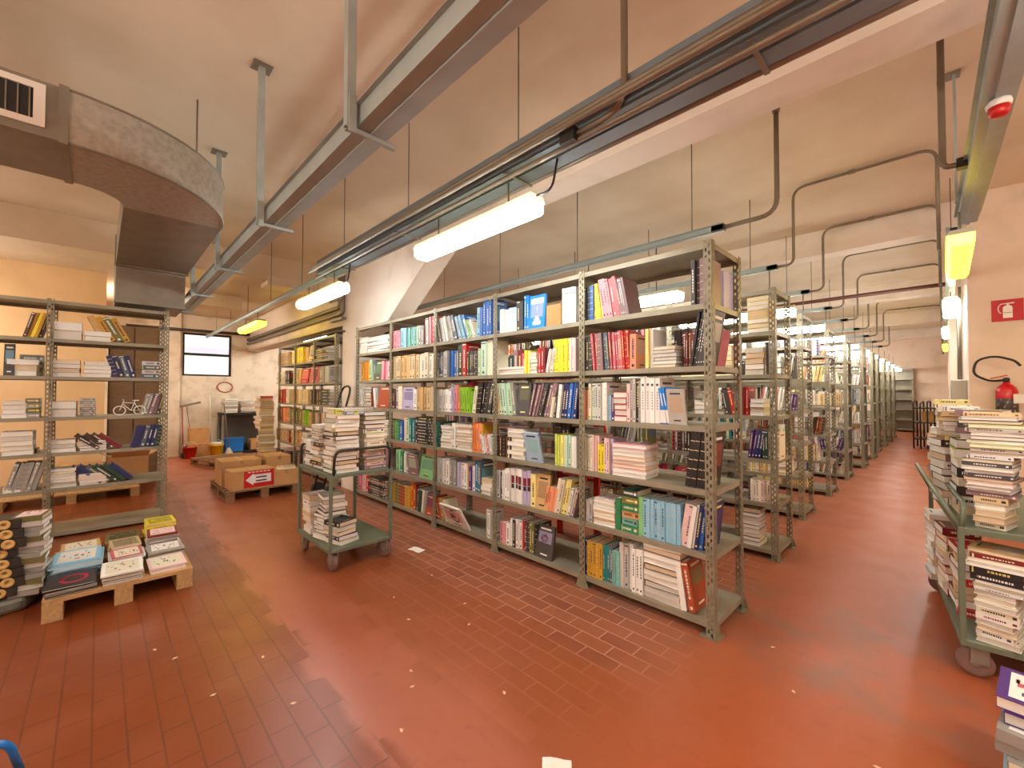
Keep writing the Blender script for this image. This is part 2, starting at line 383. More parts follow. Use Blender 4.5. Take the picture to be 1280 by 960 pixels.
cn = thing('conduit', 'conduit dropping from the ceiling to the tray over the second lamp', 'conduit', (-1.03, 1.74, 2.86))
MB().tube(bend([(.0, 0, CZ - 2.865), (0, 0, 0), (-.28, 0, -.0)], .14), .017, 8).build('pipe', CONDM, cn)
MB().box(-.36, -.04, -.04, -.27, .03, .03).build('junction_box', DARK, cn)
# siren
s = thing('alarm_siren', 'red and white alarm siren hung under the tray by the right wall', 'alarm', (.195, 2.98, 2.89)); s.scale = (.66, .66, .66)
MB().lathe([(.0, -.045), (.062, -.045), (.066, -.02), (.06, 0)], 20).build('base', WHITEP, s)
MB().lathe([(.012, -.115), (.042, -.11), (.055, -.085), (.056, -.046)], 20).build('horn', REDP, s)
# ------------------------------------------------------------------ lamps
def emis(name, col, st):
    m = bpy.data.materials.new(name); m.use_nodes = True; t = m.node_tree; b = t.nodes['Principled BSDF']
    b.inputs['Base Color'].default_value = (.9, .88, .8, 1); b.inputs['Roughness'].default_value = .4
    b.inputs['Emission Color'].default_value = (*col, 1); b.inputs['Emission Strength'].default_value = st
    return m
LW = emis('lamp_diffuser_white', (.97, 1, .95), 23); LC = emis('lamp_diffuser_cool', (.95, .99, 1), 24); LY = emis('lamp_diffuser_yellow', (1, .74, .006), 11)
LA = emis('lamp_diffuser_aisle', (1, .96, .88), 18)
LH = emis('lamp_housing_glow', (.95, .95, .5), .75)
LB = emis('lamp_diffuser_fill_warm', (1, .94, .84), 34)
def lamp(label, x, y, z, m, axis='X', L=1.3, w=.15, up=.16, cable=False):
    r = thing('batten_lamp', label, 'ceiling lamp', (x, y, z), 0 if axis == 'X' else rad(90), 'batten lamps under the cable trays')
    MB().prism([(-w / 2, .05), (w / 2, .05), (w / 2 - .02, .085), (-w / 2 + .02, .085)], -L / 2, L / 2, 'X').build('housing', LH if m in (LW, LC) else PLAST, r)
    d = MB(); a = w / 2 - .004; c = w / 2 - .03
    o = [(-a, .05), (a, .05), (a, -.005), (c, -.03), (-c, -.03), (-a, -.005)]
    d.prism(o, -L / 2 + .012, L / 2 - .012, 'X'); d.build('diffuser', m, r)
    for xx in (-.4, .4):
        MB().tube([(xx * L / 1.3, 0, .085), (xx * L / 1.3, 0, up)], .006, 6).box(xx * L / 1.3 - .02, -.05, .085, xx * L / 1.3 + .02, .05, .092).build('bracket', CONDM, r)
    if cable:
        MB().tube(bend([(L / 2 - .02, 0, .08), (L / 2 + .12, 0, .07), (L / 2 + .16, 0, .24)], .08), .007, 6).build('cable', CABLE, r)
    return r
lamp('bright white batten lamp under the tray before the main beam', -2.33, 1.86, 2.63, LW, cable=True, L=1.27, w=.15, up=.24)
lamp('white batten lamp under the rail near the haunch of the beam', -5.15, 1.86, 2.63, LC, cable=True, up=.23)
lamp('yellow batten lamp nearest the far window', -8.35, 1.86, 2.63, LY, up=.23)
lamp('yellow batten lamp at the end of the siren tray', .095, 5.05, 2.62, LY, 'Y', up=.28)
lamp('white batten lamp by the right wall behind the yellow one', .07, 8.3, 2.66, LC, 'Y', up=.2)
lamp('white batten lamp by the right wall, third from the siren', .05, 11.6, 2.66, LC, 'Y', up=.2)
lamp('yellowish batten lamp deepest along the right wall', .05, 15.2, 2.66, LY, 'Y', up=.2)
rl = ctray('cable_tray', 'slim lamp rail high along the right wall of the aisle', 5.0, 17.0, .05, .04, 2.86, 'Y'); rl.location = (.07, 5.0, 2.86)
for yy in (1.5, 4.5, 7.5, 10.5): MB().tube([(0, yy, .03), (0, yy, CZ - 2.865 - (.34 if abs(yy + 5 - 12) < .4 else 0))], .005, 6).build('hanger_rod', CONDM, rl)
for k in range(12):  # the farthest rows of lamps are added to brighten the end wall
    yy = 3.87 + k * 1.664
    for j, xx in enumerate((-2.35 if k == 0 else -1.8, -4.6)):
        lamp('white batten lamp over the %s aisle, %s end' % (ordn(k + 1), ('aisle', 'column')[j]), xx, yy, 2.42, LA, up=.53)
# added fill lamps, mostly out of view; the last follows a glimpsed tube
lamp('added white fill lamp on the main tray past the camera', 1.1, 1.86, 2.63, LB, up=.24)
for j, (xx, yy) in enumerate(((1.3, -.8), (-1.0, -2.1), (-2.5, -3.1), (-5.6, -2.6), (2.6, 3.6), (-8.2, -1.9), (-9.6, 4.4), (-11.2, 3.9))):
    lamp('white batten lamp %s added as fill light' % ordn(j + 1), xx, yy, 2.9, LB, up=CZ - 2.902)
lamp('added white fill lamp close under the far slab, above the cupboard', -10.8, .5, 3.26, LB, up=.155)  # unseen lamp added to light the corner hidden by the plenum
# ------------------------------------------------------------------ air duct with elbow
du = thing('air_duct', 'curved galvanised air duct with white grille hung under the ceiling', 'air duct', (-4.4, .1, 2.95))
DZ = .31
def ring(c, r, a0, a1, n): return [(c[0] + r * math.cos(rad(a0 + (a1 - a0) * i / n)), c[1] + r * math.sin(rad(a0 + (a1 - a0) * i / n))) for i in range(n + 1)]
# elbow turns from a run along -Y to a run along -X (local coords, centre at the inner corner)
cx, cy = 0., -.27
outer = ring((cx, cy), .91, 0, 90, 18); inner = ring((cx, cy), .28, 90, 0, 8)
MB().prism(outer + inner, 0, DZ, 'Z').build('elbow', GALV, du)
rim = MB()
rim.tube([(p[0], p[1], 0.0) for p in outer], .008, 6); rim.tube([(p[0], p[1], DZ) for p in outer], .008, 6)
rim.build('elbow_seam', GALVD, du)
MB().box(cx + .28, -3.8, 0, cx + .91, cy, DZ).build('straight_run', GALVD, du)
MB().box(cx + .27, cy - .02, -.012, cx + .922, cy + .02, DZ + .012).build('flange', GALVD, du)
MB().box(-2.0, cy + .28, 0, cx, cy + .91, DZ).build('far_run', GALVD, du)
MB().box(-2.03, cy + .27, -.015, -1.98, cy + .92, DZ + .01).build('flange', GALVD, du)
MB().prism([(-2.03, 0.), (-2.1, -.40), (-2.9, -.40), (-2.9, DZ), (-2.03, DZ)], cy + .28, cy + .90, 'Y').build('plenum', GALVD, du)
MB().box(-2.12, cy + .27, -.415, -2.06, cy + .91, -.39).build('flange', GALVD, du)
for (xx, yy) in ((.3, .42), (-1.2, .62), (-1.8, .62), (.2, -1.2)):
    MB().tube([(xx, yy, DZ), (xx, yy, CZ - 2.951)], .006, 6).build('hanger_rod', CONDM, du)
g = MB(); gx = cx + .91
g.box(gx, -1.05, .045, gx + .014, -.34, .08).box(gx, -1.05, .25, gx + .014, -.34, .285).box(gx, -.385, .08, gx + .014, -.34, .25).box(gx, -1.05, .08, gx + .014, -1.01, .25)
gr = g.build('grille_frame', WHITEP, du)
MB().box(gx + .001, -1.01, .08, gx + .003, -.385, .25).build('grille_back', CABLE, gr)
sl = MB()
for k in range(15): sl.box(gx + .003, -.99 + k * .042, .08, gx + .011, -.984 + k * .042, .25)
sl.build('slats', GALVD, gr)
# ceiling box lit by the yellow lamp
tag(MB().box(-10.2, 1.25, 3.18, -9.75, 2.0, 3.418).build('ceiling_box', CEILM), 'boxed-in casing under the far ceiling near the window', 'ceiling casing')
# ------------------------------------------------------------------ racks of slotted angle steel
ZS = [2.485, 2.10, 1.70, 1.312, .91, .507, .088]
def slotted(mb, ln, M):             # one flange, 50 mm wide, with two staggered columns of slots cut through
    xs = [0, .010, .021, .031, .042, .052]; st = .0245; n = int(ln / st)
    for i in range(n):
        z0, z1 = i * st, (i + 1) * st if i < n - 1 else ln
        for j in range(5):
            if (j == 1 and i % 2 == 0) or (j == 3 and i % 2 == 1): continue
            mb.add([(xs[j], 0, z0), (xs[j + 1], 0, z0), (xs[j + 1], 0, z1), (xs[j], 0, z1)], [(0, 1, 2, 3)], None, M)
def make_post(h=2.5):
    mb = MB(); slotted(mb, h, Matrix.Identity(4)); slotted(mb, h, Matrix.Rotation(rad(90), 4, 'Z'))
    me = mb.mesh('upright', POST)
    import bmesh
    bm = bmesh.new(); bm.from_mesh(me); bmesh.ops.remove_doubles(bm, verts=bm.verts, dist=1e-5); bmesh.ops.solidify(bm, geom=bm.faces, thickness=.0025); bm.to_mesh(me); bm.free()
    return me
POSTME = make_post()
pl = MB().box(0, 0, 0, .052, .0025, 2.5).box(0, 0, 0, .0025, .052, 2.5)
POSTFAR = pl.mesh('upright_far', POST)
ft = MB(); ft.box(-.025, -.025, 0, .085, .085, .006)
ft.add([(-.03, -.006, .0), (.09, -.006, 0), (.056, -.006, .085), (-.004, -.006, .085), (-.03, -.002, 0), (.09, -.002, 0), (.056, -.002, .085), (-.004, -.002, .085)], [(0, 1, 2, 3), (7, 6, 5, 4), (0, 4, 5, 1), (1, 5, 6, 2), (2, 6, 7, 3), (3, 7, 4, 0)])
FOOTME = ft.mesh('foot', POST)
def shelf_mesh(w, d):
    mb = MB(); mb.box(.003, .003, -.003, w - .003, d - .003, 0)
    for (a, c, e, g) in ((.003, .003, w - .003, .006), (.003, d - .006, w - .003, d - .003), (.003, .006, .006, d - .006), (w - .006, .006, w - .003, d - .006)):
        mb.box(a, c, -.036, e, g, -.003)
    mb.box(.006, .006, -.036, w - .006, .018, -.033); mb.box(.006, d - .018, -.036, w - .006, d - .006, -.033)
    return mb.mesh('shelf', STEEL)
DEP = .54
SHC = {}
def rack(label, xs, y, B=None, zs=ZS, far=False, braces=True, group='long steel shelving racks'):
    """xs: positions of the uprights along the rack, right to left or left to right; y: front plane"""
    xs = sorted(xs)
    r = thing('shelving_rack', label, 'shelving rack', (0, 0, 0), 0, group)
    M0 = B or Matrix.Translation((0, y, 0))
    r.matrix_world = M0
    pm = POSTFAR if far else POSTME
    for i, x in enumerate(xs):
        last = i == len(xs) - 1
        # front and rear angle at every frame: the right end's flange turns the other way so that it closes the corner
        for (yy, rz) in ((0, 0), (DEP, -90)) if not last else ((0, 90), (DEP, 180)):
            p = put('upright', pm, r, (x, yy, 0), (0, 0, rad(rz)))
            put('foot', FOOTME, p)
    for i in range(len(xs) - 1):
        w = round(xs[i + 1] - xs[i], 3)
        if w not in SHC: SHC[w] = shelf_mesh(w, DEP - .005)
        for z in zs: put('shelf', SHC[w], r, (xs[i], .0025, z))
    if braces:
        mb = MB()
        for s in (0,):
            x = xs[-1] - .008
            mb.box(x, .03, ZS[1] - .3, x + .003, .06, ZS[1] - .04)
        mb.build('brace', STEEL, r)
    return r
P1 = [-1.015 - 1.032 * i for i in range(6)]
PB = [-6.93, -7.95, -8.98, -10.0]
rack('front steel rack facing the trolley, nearest the camera', P1, 2.75)
rack('steel rack beyond the white column, towards the far window', PB, 2.75)
RX = {1: -1.075, 2: -1.2, 3: -1.2, 4: -1.2, 5: -1.15, 6: -1.15, 7: -1.2, 8: -1.2, 9: -1.2}
ROWY = lambda k: 2.75 + 1.664 * k
for k in range(1, 11):
    x0 = RX.get(k, -1.2); n = 5 if k < 3 else (4 if k < 6 else 3)
    rack('steel rack in the %s row behind the trolley side' % ordn(k + 1), [x0 - 1.032 * i for i in range(n + 1)], ROWY(k), far=k > 3)
LB_ = Matrix.Translation((-6.48, 0, 0)) @ Matrix.Rotation(rad(90), 4, 'Z')
LZ = [2.485, 2.085, 1.69, 1.262, .89, .52, .06]
rack('steel rack under the air duct, facing the window end of the trolley', [.59, -.40, -1.39], 0, LB_, LZ)
er = thing('shelving_rack', 'empty steel shelving against the far end wall of the aisle', 'shelving rack', (-1.95, 22.8, 0))
for xx in (0, 1.1):
    for yy in (0, .45): put('upright', POSTFAR, er, (xx, yy, 0), (0, 0, rad(0 if xx == 0 else 90) - (rad(90) if yy else 0) * (1 if xx == 0 else -1)))
SHE = shelf_mesh(1.1, .45)
MB().box(0, .44, .05, 1.1, .448, 2.48).build('back_panel', STEEL, er)
for z in (.12, .5, .9, 1.3, 1.7, 2.1, 2.48): put('shelf', SHE, er, (0, 0, z))
# ------------------------------------------------------------------ books
PAL = dict(white=(236, 232, 224), cream=(232, 222, 196), grey=(150, 146, 138), pale_grey=(196, 192, 184), black=(36, 33, 33), dark_grey=(72, 68, 66), brown=(104, 74, 56), dark_brown=(62, 44, 36),
           tan=(204, 164, 110), beige=(216, 190, 146), olive=(112, 108, 62), pink=(228, 150, 160), pale_pink=(236, 200, 196), red=(196, 38, 36), dark_red=(122, 30, 32), crimson=(206, 26, 66), rose=(196, 96, 104),
           mauve=(142, 112, 116), purple=(84, 52, 120), lilac=(186, 176, 206), navy=(38, 44, 92), blue=(46, 104, 184), bright_blue=(22, 128, 214), light_blue=(142, 192, 216), pale_blue=(178, 204, 224), slate=(84, 98, 112),
           teal=(40, 128, 130), pale_teal=(122, 184, 172), mint=(196, 226, 204), green=(52, 132, 84), light_green=(132, 192, 128), lime=(140, 196, 44), pale_green=(190, 220, 178), dark_green=(40, 66, 52), yellow=(238, 216, 40),
           pale_yellow=(240, 226, 140), yellow_green=(206, 218, 96), ochre=(206, 156, 48), orange=(232, 124, 36), salmon=(232, 150, 110), rust=(164, 72, 40))
LP = {k: rgb(*v) for k, v in PAL.items()}
BOOKS = []; KIND = ['book']
def lum(c): return .3 * c[0] + .6 * c[1] + .1 * c[2]
def book_geo(w, h, d, cn, style, rng):
    """cover (boards, spine, spine marks, front art) and page block, spine towards -Y, thickness along X"""
    c = LP[cn]; j = 1 + rng.uniform(-.1, .1); c = tuple(min(1, x * j) for x in c)
    cv, pg = MB(), MB(); t = min(.0028, w * .12); hc = .003
    cv.box(0, 0, 0, t, d, h, c).box(w - t, 0, 0, w, d, h, c).box(t, 0, 0, w - t, t, h, c)
    pg.box(t, t, hc, w - t, d - .004, h - hc, rgb(*rng.choice([(234, 228, 214), (228, 212, 184), (206, 200, 190), (238, 234, 226), (214, 190, 156)] if cn != 'white' else [(236, 232, 222), (232, 226, 212), (222, 214, 200)])))
    light = lum(c) > .35
    mk = rng.choice(['dark_grey', 'navy', 'dark_red', 'black']) if light else rng.choice(['white', 'cream', 'pale_yellow', 'white'])
    mk = LP[mk]; e = -.0006
    def q(x0, x1, z0, z1, col): cv.add([(x0, e, z0), (x1, e, z0), (x1, e, z1), (x0, e, z1)], [(0, 1, 2, 3)], col)
    def fq(y0, y1, z0, z1, col):           # on the left board
        cv.add([(e, y1, z0), (e, y0, z0), (e, y0, z1), (e, y1, z1)], [(0, 1, 2, 3)], col)
        cv.add([(w - e, y0, z0), (w - e, y1, z0), (w - e, y1, z1), (w - e, y0, z1)], [(0, 1, 2, 3)], col)
    if style == 't':
        z = h * rng.uniform(.25, .4); top = h * rng.uniform(.72, .9)
        while z < top:
            l = h * rng.uniform(.02, .06); q(w * .36, w * .66, z, min(z + l, top), mk); z += l + h * .018
        q(w * .3, w * .7, h * .06, h * .06 + min(w * .5, .02), mk)
        if rng.random() < .3: q(w * .02, w * .98, h * .93, h * .96, mk)
    elif style == 'b': q(w * .01, w * .99, h * .02, h * .38, LP['white']); q(w * .35, w * .65, h * .5, h * .85, LP['white'])
    elif style == 'd':
        q(w * .25, w * .75, h * .82, h * .82 + w * .5, LP['dark_grey'])
        for k in range(7): q(w * .38, w * .62, h * (.3 + .06 * k), h * (.335 + .06 * k), LP['grey'])
    elif style == 'k': 
        q(w * .1, w * .9, h * .55, h * .78, LP['dark_red']); q(w * .15, w * .85, h * .40, h * .53, LP['black'])
    elif style == 'r':
        for k in range(5): q(w * .1, w * .9, h * (.15 + .17 * k), h * (.165 + .17 * k), LP['beige'])
    if style == 'm':
        pc = LP['white'] if cn in ('purple', 'grey', 'pale_blue', 'light_blue', 'pale_grey') else rng.choice([LP['white'], LP['cream'], LP['pale_pink'], tuple(.5 * x for x in c)])
        if cn in ('black', 'dark_grey'): pc = tuple(.7 * x for x in c)
        fq(d * .1, d * .9, h * .1, h * .9, pc); e = -.0009
        for k in range(14):
            y, z = d * rng.uniform(.15, .72), h * rng.uniform(.14, .8); q_ = LP['dark_red'] if cn == 'black' else rng.choice([c, LP['dark_grey'], LP['grey'], LP['rose']])
            fq(y, y + d * rng.uniform(.04, .13), z, z + h * rng.uniform(.02, .07), q_)
        if cn == 'black':
            for k in range(24):
                a = k * .262; y, z = d * (.5 + .25 * math.cos(a)), h * (.55 + .25 * math.sin(a)); fq(y - d * .045, y + d * .045, z - h * .04, z + h * .04, LP['crimson'])
        e = -.0006
    elif style != 'p':
        a = rng.choice(list(LP.values())) if style != 'b' else LP['pale_grey']
        fq(d * .12, d * .88, h * rng.uniform(.3, .5), h * .8, tuple(.5 * x + .5 * y for x, y in zip(a, c)))
        fq(d * .2, d * .8, h * .86, h * .91, mk)
        fq(d * .3, d * .7, h * .1, h * .14, mk)
    if style == 'tower':
        fq(d * .1, d * .9, h * .74, h * .9, LP['white']); fq(d * .2, d * .8, h * .78, h * .85, LP['pale_blue'])
        for k in range(6):
            ww = .02 + .02 * k * k / 2.2; fq(d * (.5 - ww), d * (.5 + ww), h * (.56 - .09 * k), h * (.66 - .09 * k), LP['white'])
    if style == 'flower':
        for k in range(7):
            a = k * .9; fq(d * (.45 + .16 * math.cos(a)), d * (.6 + .16 * math.cos(a)), h * (.55 + .1 * math.sin(a)), h * (.64 + .1 * math.sin(a)), LP['rose' if k % 2 else 'dark_red'])
    if style == 'ring':
        for k in range(20):
            a = k * .314; y, z = d * .45 + .062 * math.cos(a), h * .55 + .075 * math.sin(a); fq(y - .009, y + .009, z - .011, z + .011, LP['black'])
        fq(d * .4, d * .62, h * .46, h * .66, LP['dark_grey'])
    return cv, pg
def book(M, w, h, d, cn, style, label, flag=1.):
    BOOKS.append((M, w, h, d, cn, style, label, flag, len(BOOKS), KIND[0]))
def nm(c): return c.replace('_', ' ')
AUTO = 'tttptr'
class Shelf:
    """one shelf of one bay: books are counted along it so that every label names one"""
    def __init__(s, B, where, z, t0=.025, rng=None, jit=.015, flag=1.):
        s.B, s.where, s.z, s.t0, s.n, s.piles, s.flag, s.jit = B, where, z, t0, 0, 0, flag, jit; s.cnt = None; s.rng = rng or random.Random(sum(map(ord, where)))
    def v(s, a, b, n, h, cols, lean=0, style=None, t=None, d=None):
        if b < a: a, b = b, a
        g = s.rng; w = (b - a) / n
        for i in range(n):
            c = cols[i * len(cols) // n] if style != 'mix' else g.choice(cols)
            st = style if style and style != 'mix' else g.choice(AUTO)
            s.n += 1; hh = h * g.uniform(.97, 1.02) if n < 4 or len(cols) > 1 else h * g.uniform(.99, 1.005)
            dd = d or min(.22, hh * .72) * g.uniform(.95, 1.05); wi = w * .94 * (math.cos(rad(lean)) if lean else 1)
            tt = (t if t is not None else s.t0) + (g.uniform(0, .012) if len(cols) == 1 else g.uniform(0, .03))
            le = lean + (g.uniform(-1.5, 1.5) if lean else 0)
            x = a + i * w
            M = s.B @ Matrix.Translation((x, tt, s.z + .001))
            if le > 0: M = M @ Matrix.Translation((wi, 0, 0)) @ Matrix.Rotation(rad(le), 4, 'Y') @ Matrix.Translation((-wi, 0, 0))
            elif le < 0: M = M @ Matrix.Rotation(rad(le), 4, 'Y')
            k = '' if not le else ('leaning ' if abs(le) < 30 else 'slumped ')
            book(M, wi, hh, dd, c, st, '%s%s %s, %s along, %s' % (k, nm(c), KIND[0], ordn(s.n), s.where), s.flag)
    def h(s, a, b, n, H, cols, edge=True, t=None, d=.2, yaw=3.):
        if b < a: a, b = b, a
        g = s.rng; th = H / n; z = s.z + .001; L = b - a; s.piles += 1; cc = (a + b) / 2
        for i in range(n):
            c = cols[i % len(cols)]; l = L * g.uniform(.84 if s.jit > .02 else .93, 1.); tt = (t if t is not None else s.t0) + g.uniform(-.3, 1) * s.jit
            w = th * g.uniform(.92, .97); fl = edge and (s.jit < .02 or g.random() < .72)
            M = s.B @ Matrix.Translation((cc, tt + d / 2, z)) @ Matrix.Rotation(rad(g.uniform(-yaw, yaw) + (180 if fl else 0)), 4, 'Z') @ Matrix.Translation((l / 2, -d / 2, 0)) @ Matrix.Rotation(rad(-90), 4, 'Y')
            book(M, w, l, d, c, 'm' if KIND[0] == 'magazine' else ('p' if th < .012 else 't'), ('%s %s, %s up in %s pile, %s' % (nm(c), KIND[0], ordn(i + 1), ordn(s.piles), s.where)) if s.cnt is None else '%s %s, %s up in the %s' % (nm(c), KIND[0], ordn(s.cnt + i + 1), s.where), s.flag)
            z += th
    def f(s, a, b, h, c, style='t', lean=8, w=.02, t=None):
        if b < a: a, b = b, a
        s.n += 1; d = b - a
        M = s.B @ Matrix.Translation((b, (t if t is not None else s.t0), s.z + .001)) @ Matrix.Rotation(rad(-lean), 4, 'X') @ Matrix.Rotation(rad(90), 4, 'Z')
        book(M, w, h, d, c, style, '%s book turned cover outward, %s along, %s' % (nm(c), ordn(s.n), s.where), s.flag)
    def parse(s, txt, U):
        """v|h|s|f u0 u1 n size colours [lean] [style]"""
        for it in txt.split('|'):
            p = it.split()
            if not p: continue
            if p[0] == 'f': p.insert(3, '1')
            a, b = U(float(p[1]), s.z), U(float(p[2]), s.z); n = int(p[3]); sz = float(p[4]); cols = p[5].split('/')
            lean = 0; style = None; t = None
            for q in p[6:]:
                if q[0] == '@': t = float(q[1:])
                elif q.lstrip('-').isdigit(): lean = int(q)
                else: style = q
            if p[0] == 'v': s.v(a, b, n, sz, cols, lean, style, t)
            elif p[0] == 'h': s.h(a, b, n, sz, cols, True, t)
            elif p[0] == 's': s.h(a, b, n, sz, cols, False, t)
            elif p[0] == 'f': s.f(a, b, sz, cols[0], style or 't', lean or 8, t=t)
DOWN = [None, 'top shelf', 'second shelf', 'third shelf', 'fourth shelf', 'fifth shelf', 'bottom shelf']
FRONT = {
 'A1': 'v 727 731 1 .27 dark_grey|v 731 740 2 .28 slate/blue|v 740 757 5 .29 yellow/yellow/ochre -8|v 752 775 5 .31 pink/rose -9|v 775 786 4 .29 mauve -12|v 863 884 4 .3 dark_grey/mauve',
 'A2': 'v 727 739 3 .27 dark_grey|v 738 785 18 .29 rose/mauve/slate/rose/rose/red -4|v 786 794 1 .25 salmon|v 806 814 2 .28 pale_yellow/white|h 814 844 6 .15 grey/pale_grey|v 820 843 5 .29 dark_brown @.3|v 845 862 5 .24 dark_red @.12|v 860 879 6 .36 black/dark_grey 9',
 'A3': 'v 727 734 2 .24 salmon/beige|v 734 743 3 .29 cream/mint|v 743 758 4 .29 pale_grey/white|v 758 766 2 .2 light_blue/purple|h 766 783 5 .22 crimson|v 783 787 1 .28 pale_pink|v 786 800 4 .31 grey/pale_grey/black/grey|v 800 824 4 .32 white d|v 824 843 4 .25 bright_blue -10 b|f 836 858 .24 pale_grey -12 t',
 'A4': 'v 727 732 1 .27 cream|v 733 746 6 .28 cream/pale_pink|v 746 754 2 .22 yellow|v 754 764 3 .27 pale_pink/lilac|h 764 806 8 .24 white/pale_pink/pink/white/pale_pink|v 855 883 4 .36 black 7 r',
 'A5': 'v 731 739 2 .17 pale_grey|h 740 768 7 .2 white/cream|v 768 775 1 .24 green|s 776 797 6 .31 green/pale_teal/tan/green/olive/dark_green|v 797 803 1 .27 light_green|v 803 850 10 .27 light_blue|v 847 868 4 .29 pale_pink/white 9|v 866 881 3 .3 navy/blue/navy 8',
 'A6': 'v 728 733 2 .28 navy|v 733 752 5 .27 ochre|v 752 764 5 .27 teal/slate|v 764 774 4 .25 pale_teal|v 773 789 3 .33 pale_grey/white|v 789 803 3 .32 white|h 803 851 10 .4 white/pale_grey/brown|v 851 858 1 .31 white -8|v 860 869 1 .33 rust -10',
 'B1': 'v 624 644 4 .23 white/pale_blue b|v 626 640 3 .31 navy @.2|v 644.5 653 2 .28 dark_grey|v 654 659.5 2 .31 bright_blue|f 660 680 .3 bright_blue tower 4|v 702 719 6 .3 white d',
 'B2': 'h 622 655 3 .07 white/rose|v 626 631 1 .2 dark_green @.12|v 631 643 2 .24 mauve/dark_red @.12|v 643 655 2 .2 rose @.12|v 655 660 2 .21 yellow/pale_yellow|h 661 670 6 .19 white/pale_yellow|v 671 680 3 .22 red/red/dark_red|v 681 690 3 .21 white/cream 12|v 691 711 7 .28 yellow|v 711 719 3 .28 pale_pink',
 'B3': 'v 619 623 2 .2 beige|v 622 644 6 .31 cream/pale_green/mint/mint/pale_green/grey -8|f 645 660 .3 dark_grey|v 659 686 10 .3 mauve/dark_grey/mauve 16|v 685 693 3 .18 cream/dark_grey 10|v 694 698 1 .28 white 8|v 698 719 5 .29 navy/blue/navy 7',
 'B4': 'v 620 638 7 .2 brown/white/dark_brown mix|h 633 655 7 .28 white/cream|v 652 659 2 .25 blue/lilac -6|f 659 678 .27 pale_blue -14 t|v 693 705 5 .26 yellow_green/pale_yellow|v 705 719 4 .26 mint/white|v 672 690 4 .36 dark_brown @.25|h 690 712 8 .3 pale_grey/grey @.32',
 'B5': 'v 619 630 3 .27 white/black/white|v 630 636 2 .3 white|v 637 662 5 .31 white/lilac k|v 662 668 1 .3 pale_yellow|f 668 684 .3 tan|v 678 692 4 .21 salmon 12|v 690 706 4 .3 cream/pale_yellow 12|v 706 716 3 .24 white/mauve 14',
 'B6': 'v 622 636 3 .2 pink/white|v 636 650 4 .26 white/black/white/white|v 650 656 2 .26 red/dark_red|v 655 669 5 .27 dark_grey/olive/black|f 668 689 .28 dark_grey flower 10',
 'C1': 'v 545 565 9 .29 grey/pale_grey/white/pale_grey -16|v 564 571 2 .29 black/slate -18|v 571 586 6 .28 pale_blue/light_blue/blue -22|v 584 592 3 .22 pale_green/white -24|v 595 603 2 .3 light_blue/blue|v 603 613 4 .37 blue',
 'C2': 'v 546 571 8 .29 slate/pale_grey/slate/blue/grey|v 571 577 1 .34 dark_green|v 577 582 1 .36 red|v 583 598 6 .26 dark_grey|v 597 600 1 .27 pale_green|v 600 613 2 .35 mint/cream',
 'C3': 'v 543 563 7 .25 pale_grey/white|v 563 569 2 .3 lilac/pink|v 569 575 2 .3 orange/salmon -8|v 575 587 4 .27 lime -6|v 587 593 2 .28 mint/cream 10|v 592 614 9 .32 black/dark_grey 11|v 568 584 4 .33 crimson/dark_red @.2',
 'C4': 'v 543 550 3 .28 teal/green/dark_green|h 550 563 7 .25 white/cream|v 563 569 2 .28 white/cream|h 569 588 9 .28 white/beige|v 589 602 5 .3 orange/salmon/ochre|v 603 614 4 .2 white/rose/white -15',
 'C5': 'v 543 568 9 .28 pale_grey/white/grey|v 570 582 4 .27 lilac/white|v 582 591 3 .26 ochre/purple/white|v 591 600 3 .32 blue/teal/slate|h 600 613 4 .16 white/cream|f 601 611 .14 pale_teal @.05',
 'C6': 'v 543 560 5 .24 rust/tan/ochre/cream -18|f 561 587 .28 white ring -30|v 606 612 2 .27 pale_grey/white',
 'D1': 'v 488 499 3 .24 pink|v 500 511 3 .25 light_blue/pale_teal|v 511 522 3 .25 pale_teal/pale_green|v 522 529 2 .24 grey|v 529 541 4 .32 rose/white/pink/red -3',
 'D2': 'v 489 534 12 .3 beige/tan/beige/cream|v 534 541 2 .28 white/cream',
 'D3': 'v 488 496 2 .27 brown/mauve|v 497 502 1 .29 cream|f 502 516 .28 lilac 5|v 516 520 1 .26 white|v 521 540 5 .28 tan/beige',
 'D4': 'v 491 502 3 .25 lime/green/blue|v 503 510 2 .3 pale_pink/pale_green|v 510 518 3 .28 teal/slate|s 518 538 9 .32 black/dark_grey',
 'D5': 'v 493 503 3 .28 light_green/mint/green|v 502 511 3 .27 white/pale_grey -10|f 511 523 .27 mauve -8|f 523 540 .28 light_green 10',
 'D6': 'v 485 511 8 .25 ochre/olive/rust/ochre r|v 511 518 2 .31 orange/rust|v 518 531 4 .27 slate/dark_green/cream/grey 8|f 530 541 .24 rust',
 'E1': 'h 449 458 6 .24 white|h 458 485 7 .22 pale_grey/white',
 'E2': 'v 450 462 4 .27 ochre/orange/yellow|v 462 468 2 .29 pale_green/slate -6|f 467 476 .27 dark_grey|v 476 485 3 .25 pink/pale_pink 6',
 'E3': 'v 448 455 3 .26 white/pale_grey -6|h 455 463 7 .3 mauve/white/dark_brown|v 463 471 3 .28 dark_red/white/pale_grey -8|f 471 485 .3 rust',
 'E4': 'v 448 470 7 .26 white/dark_grey/cream/brown mix|h 470 484 7 .25 dark_grey/white', 'E5': 'v 448 484 10 .27 brown/mauve/dark_green/beige mix|',
 'E6': 'v 448 458 4 .24 crimson/pink/pale_pink/red|s 460 480 7 .24 black/dark_grey/mauve',
}
YF = 2.77
UF = lambda u, z: sx(u, YF, z + .1)
BAYN = dict(A='end bay', B='second bay', C='third bay', D='fourth bay', E='fifth bay')
BF = Matrix.Translation((0, 2.75, 0))
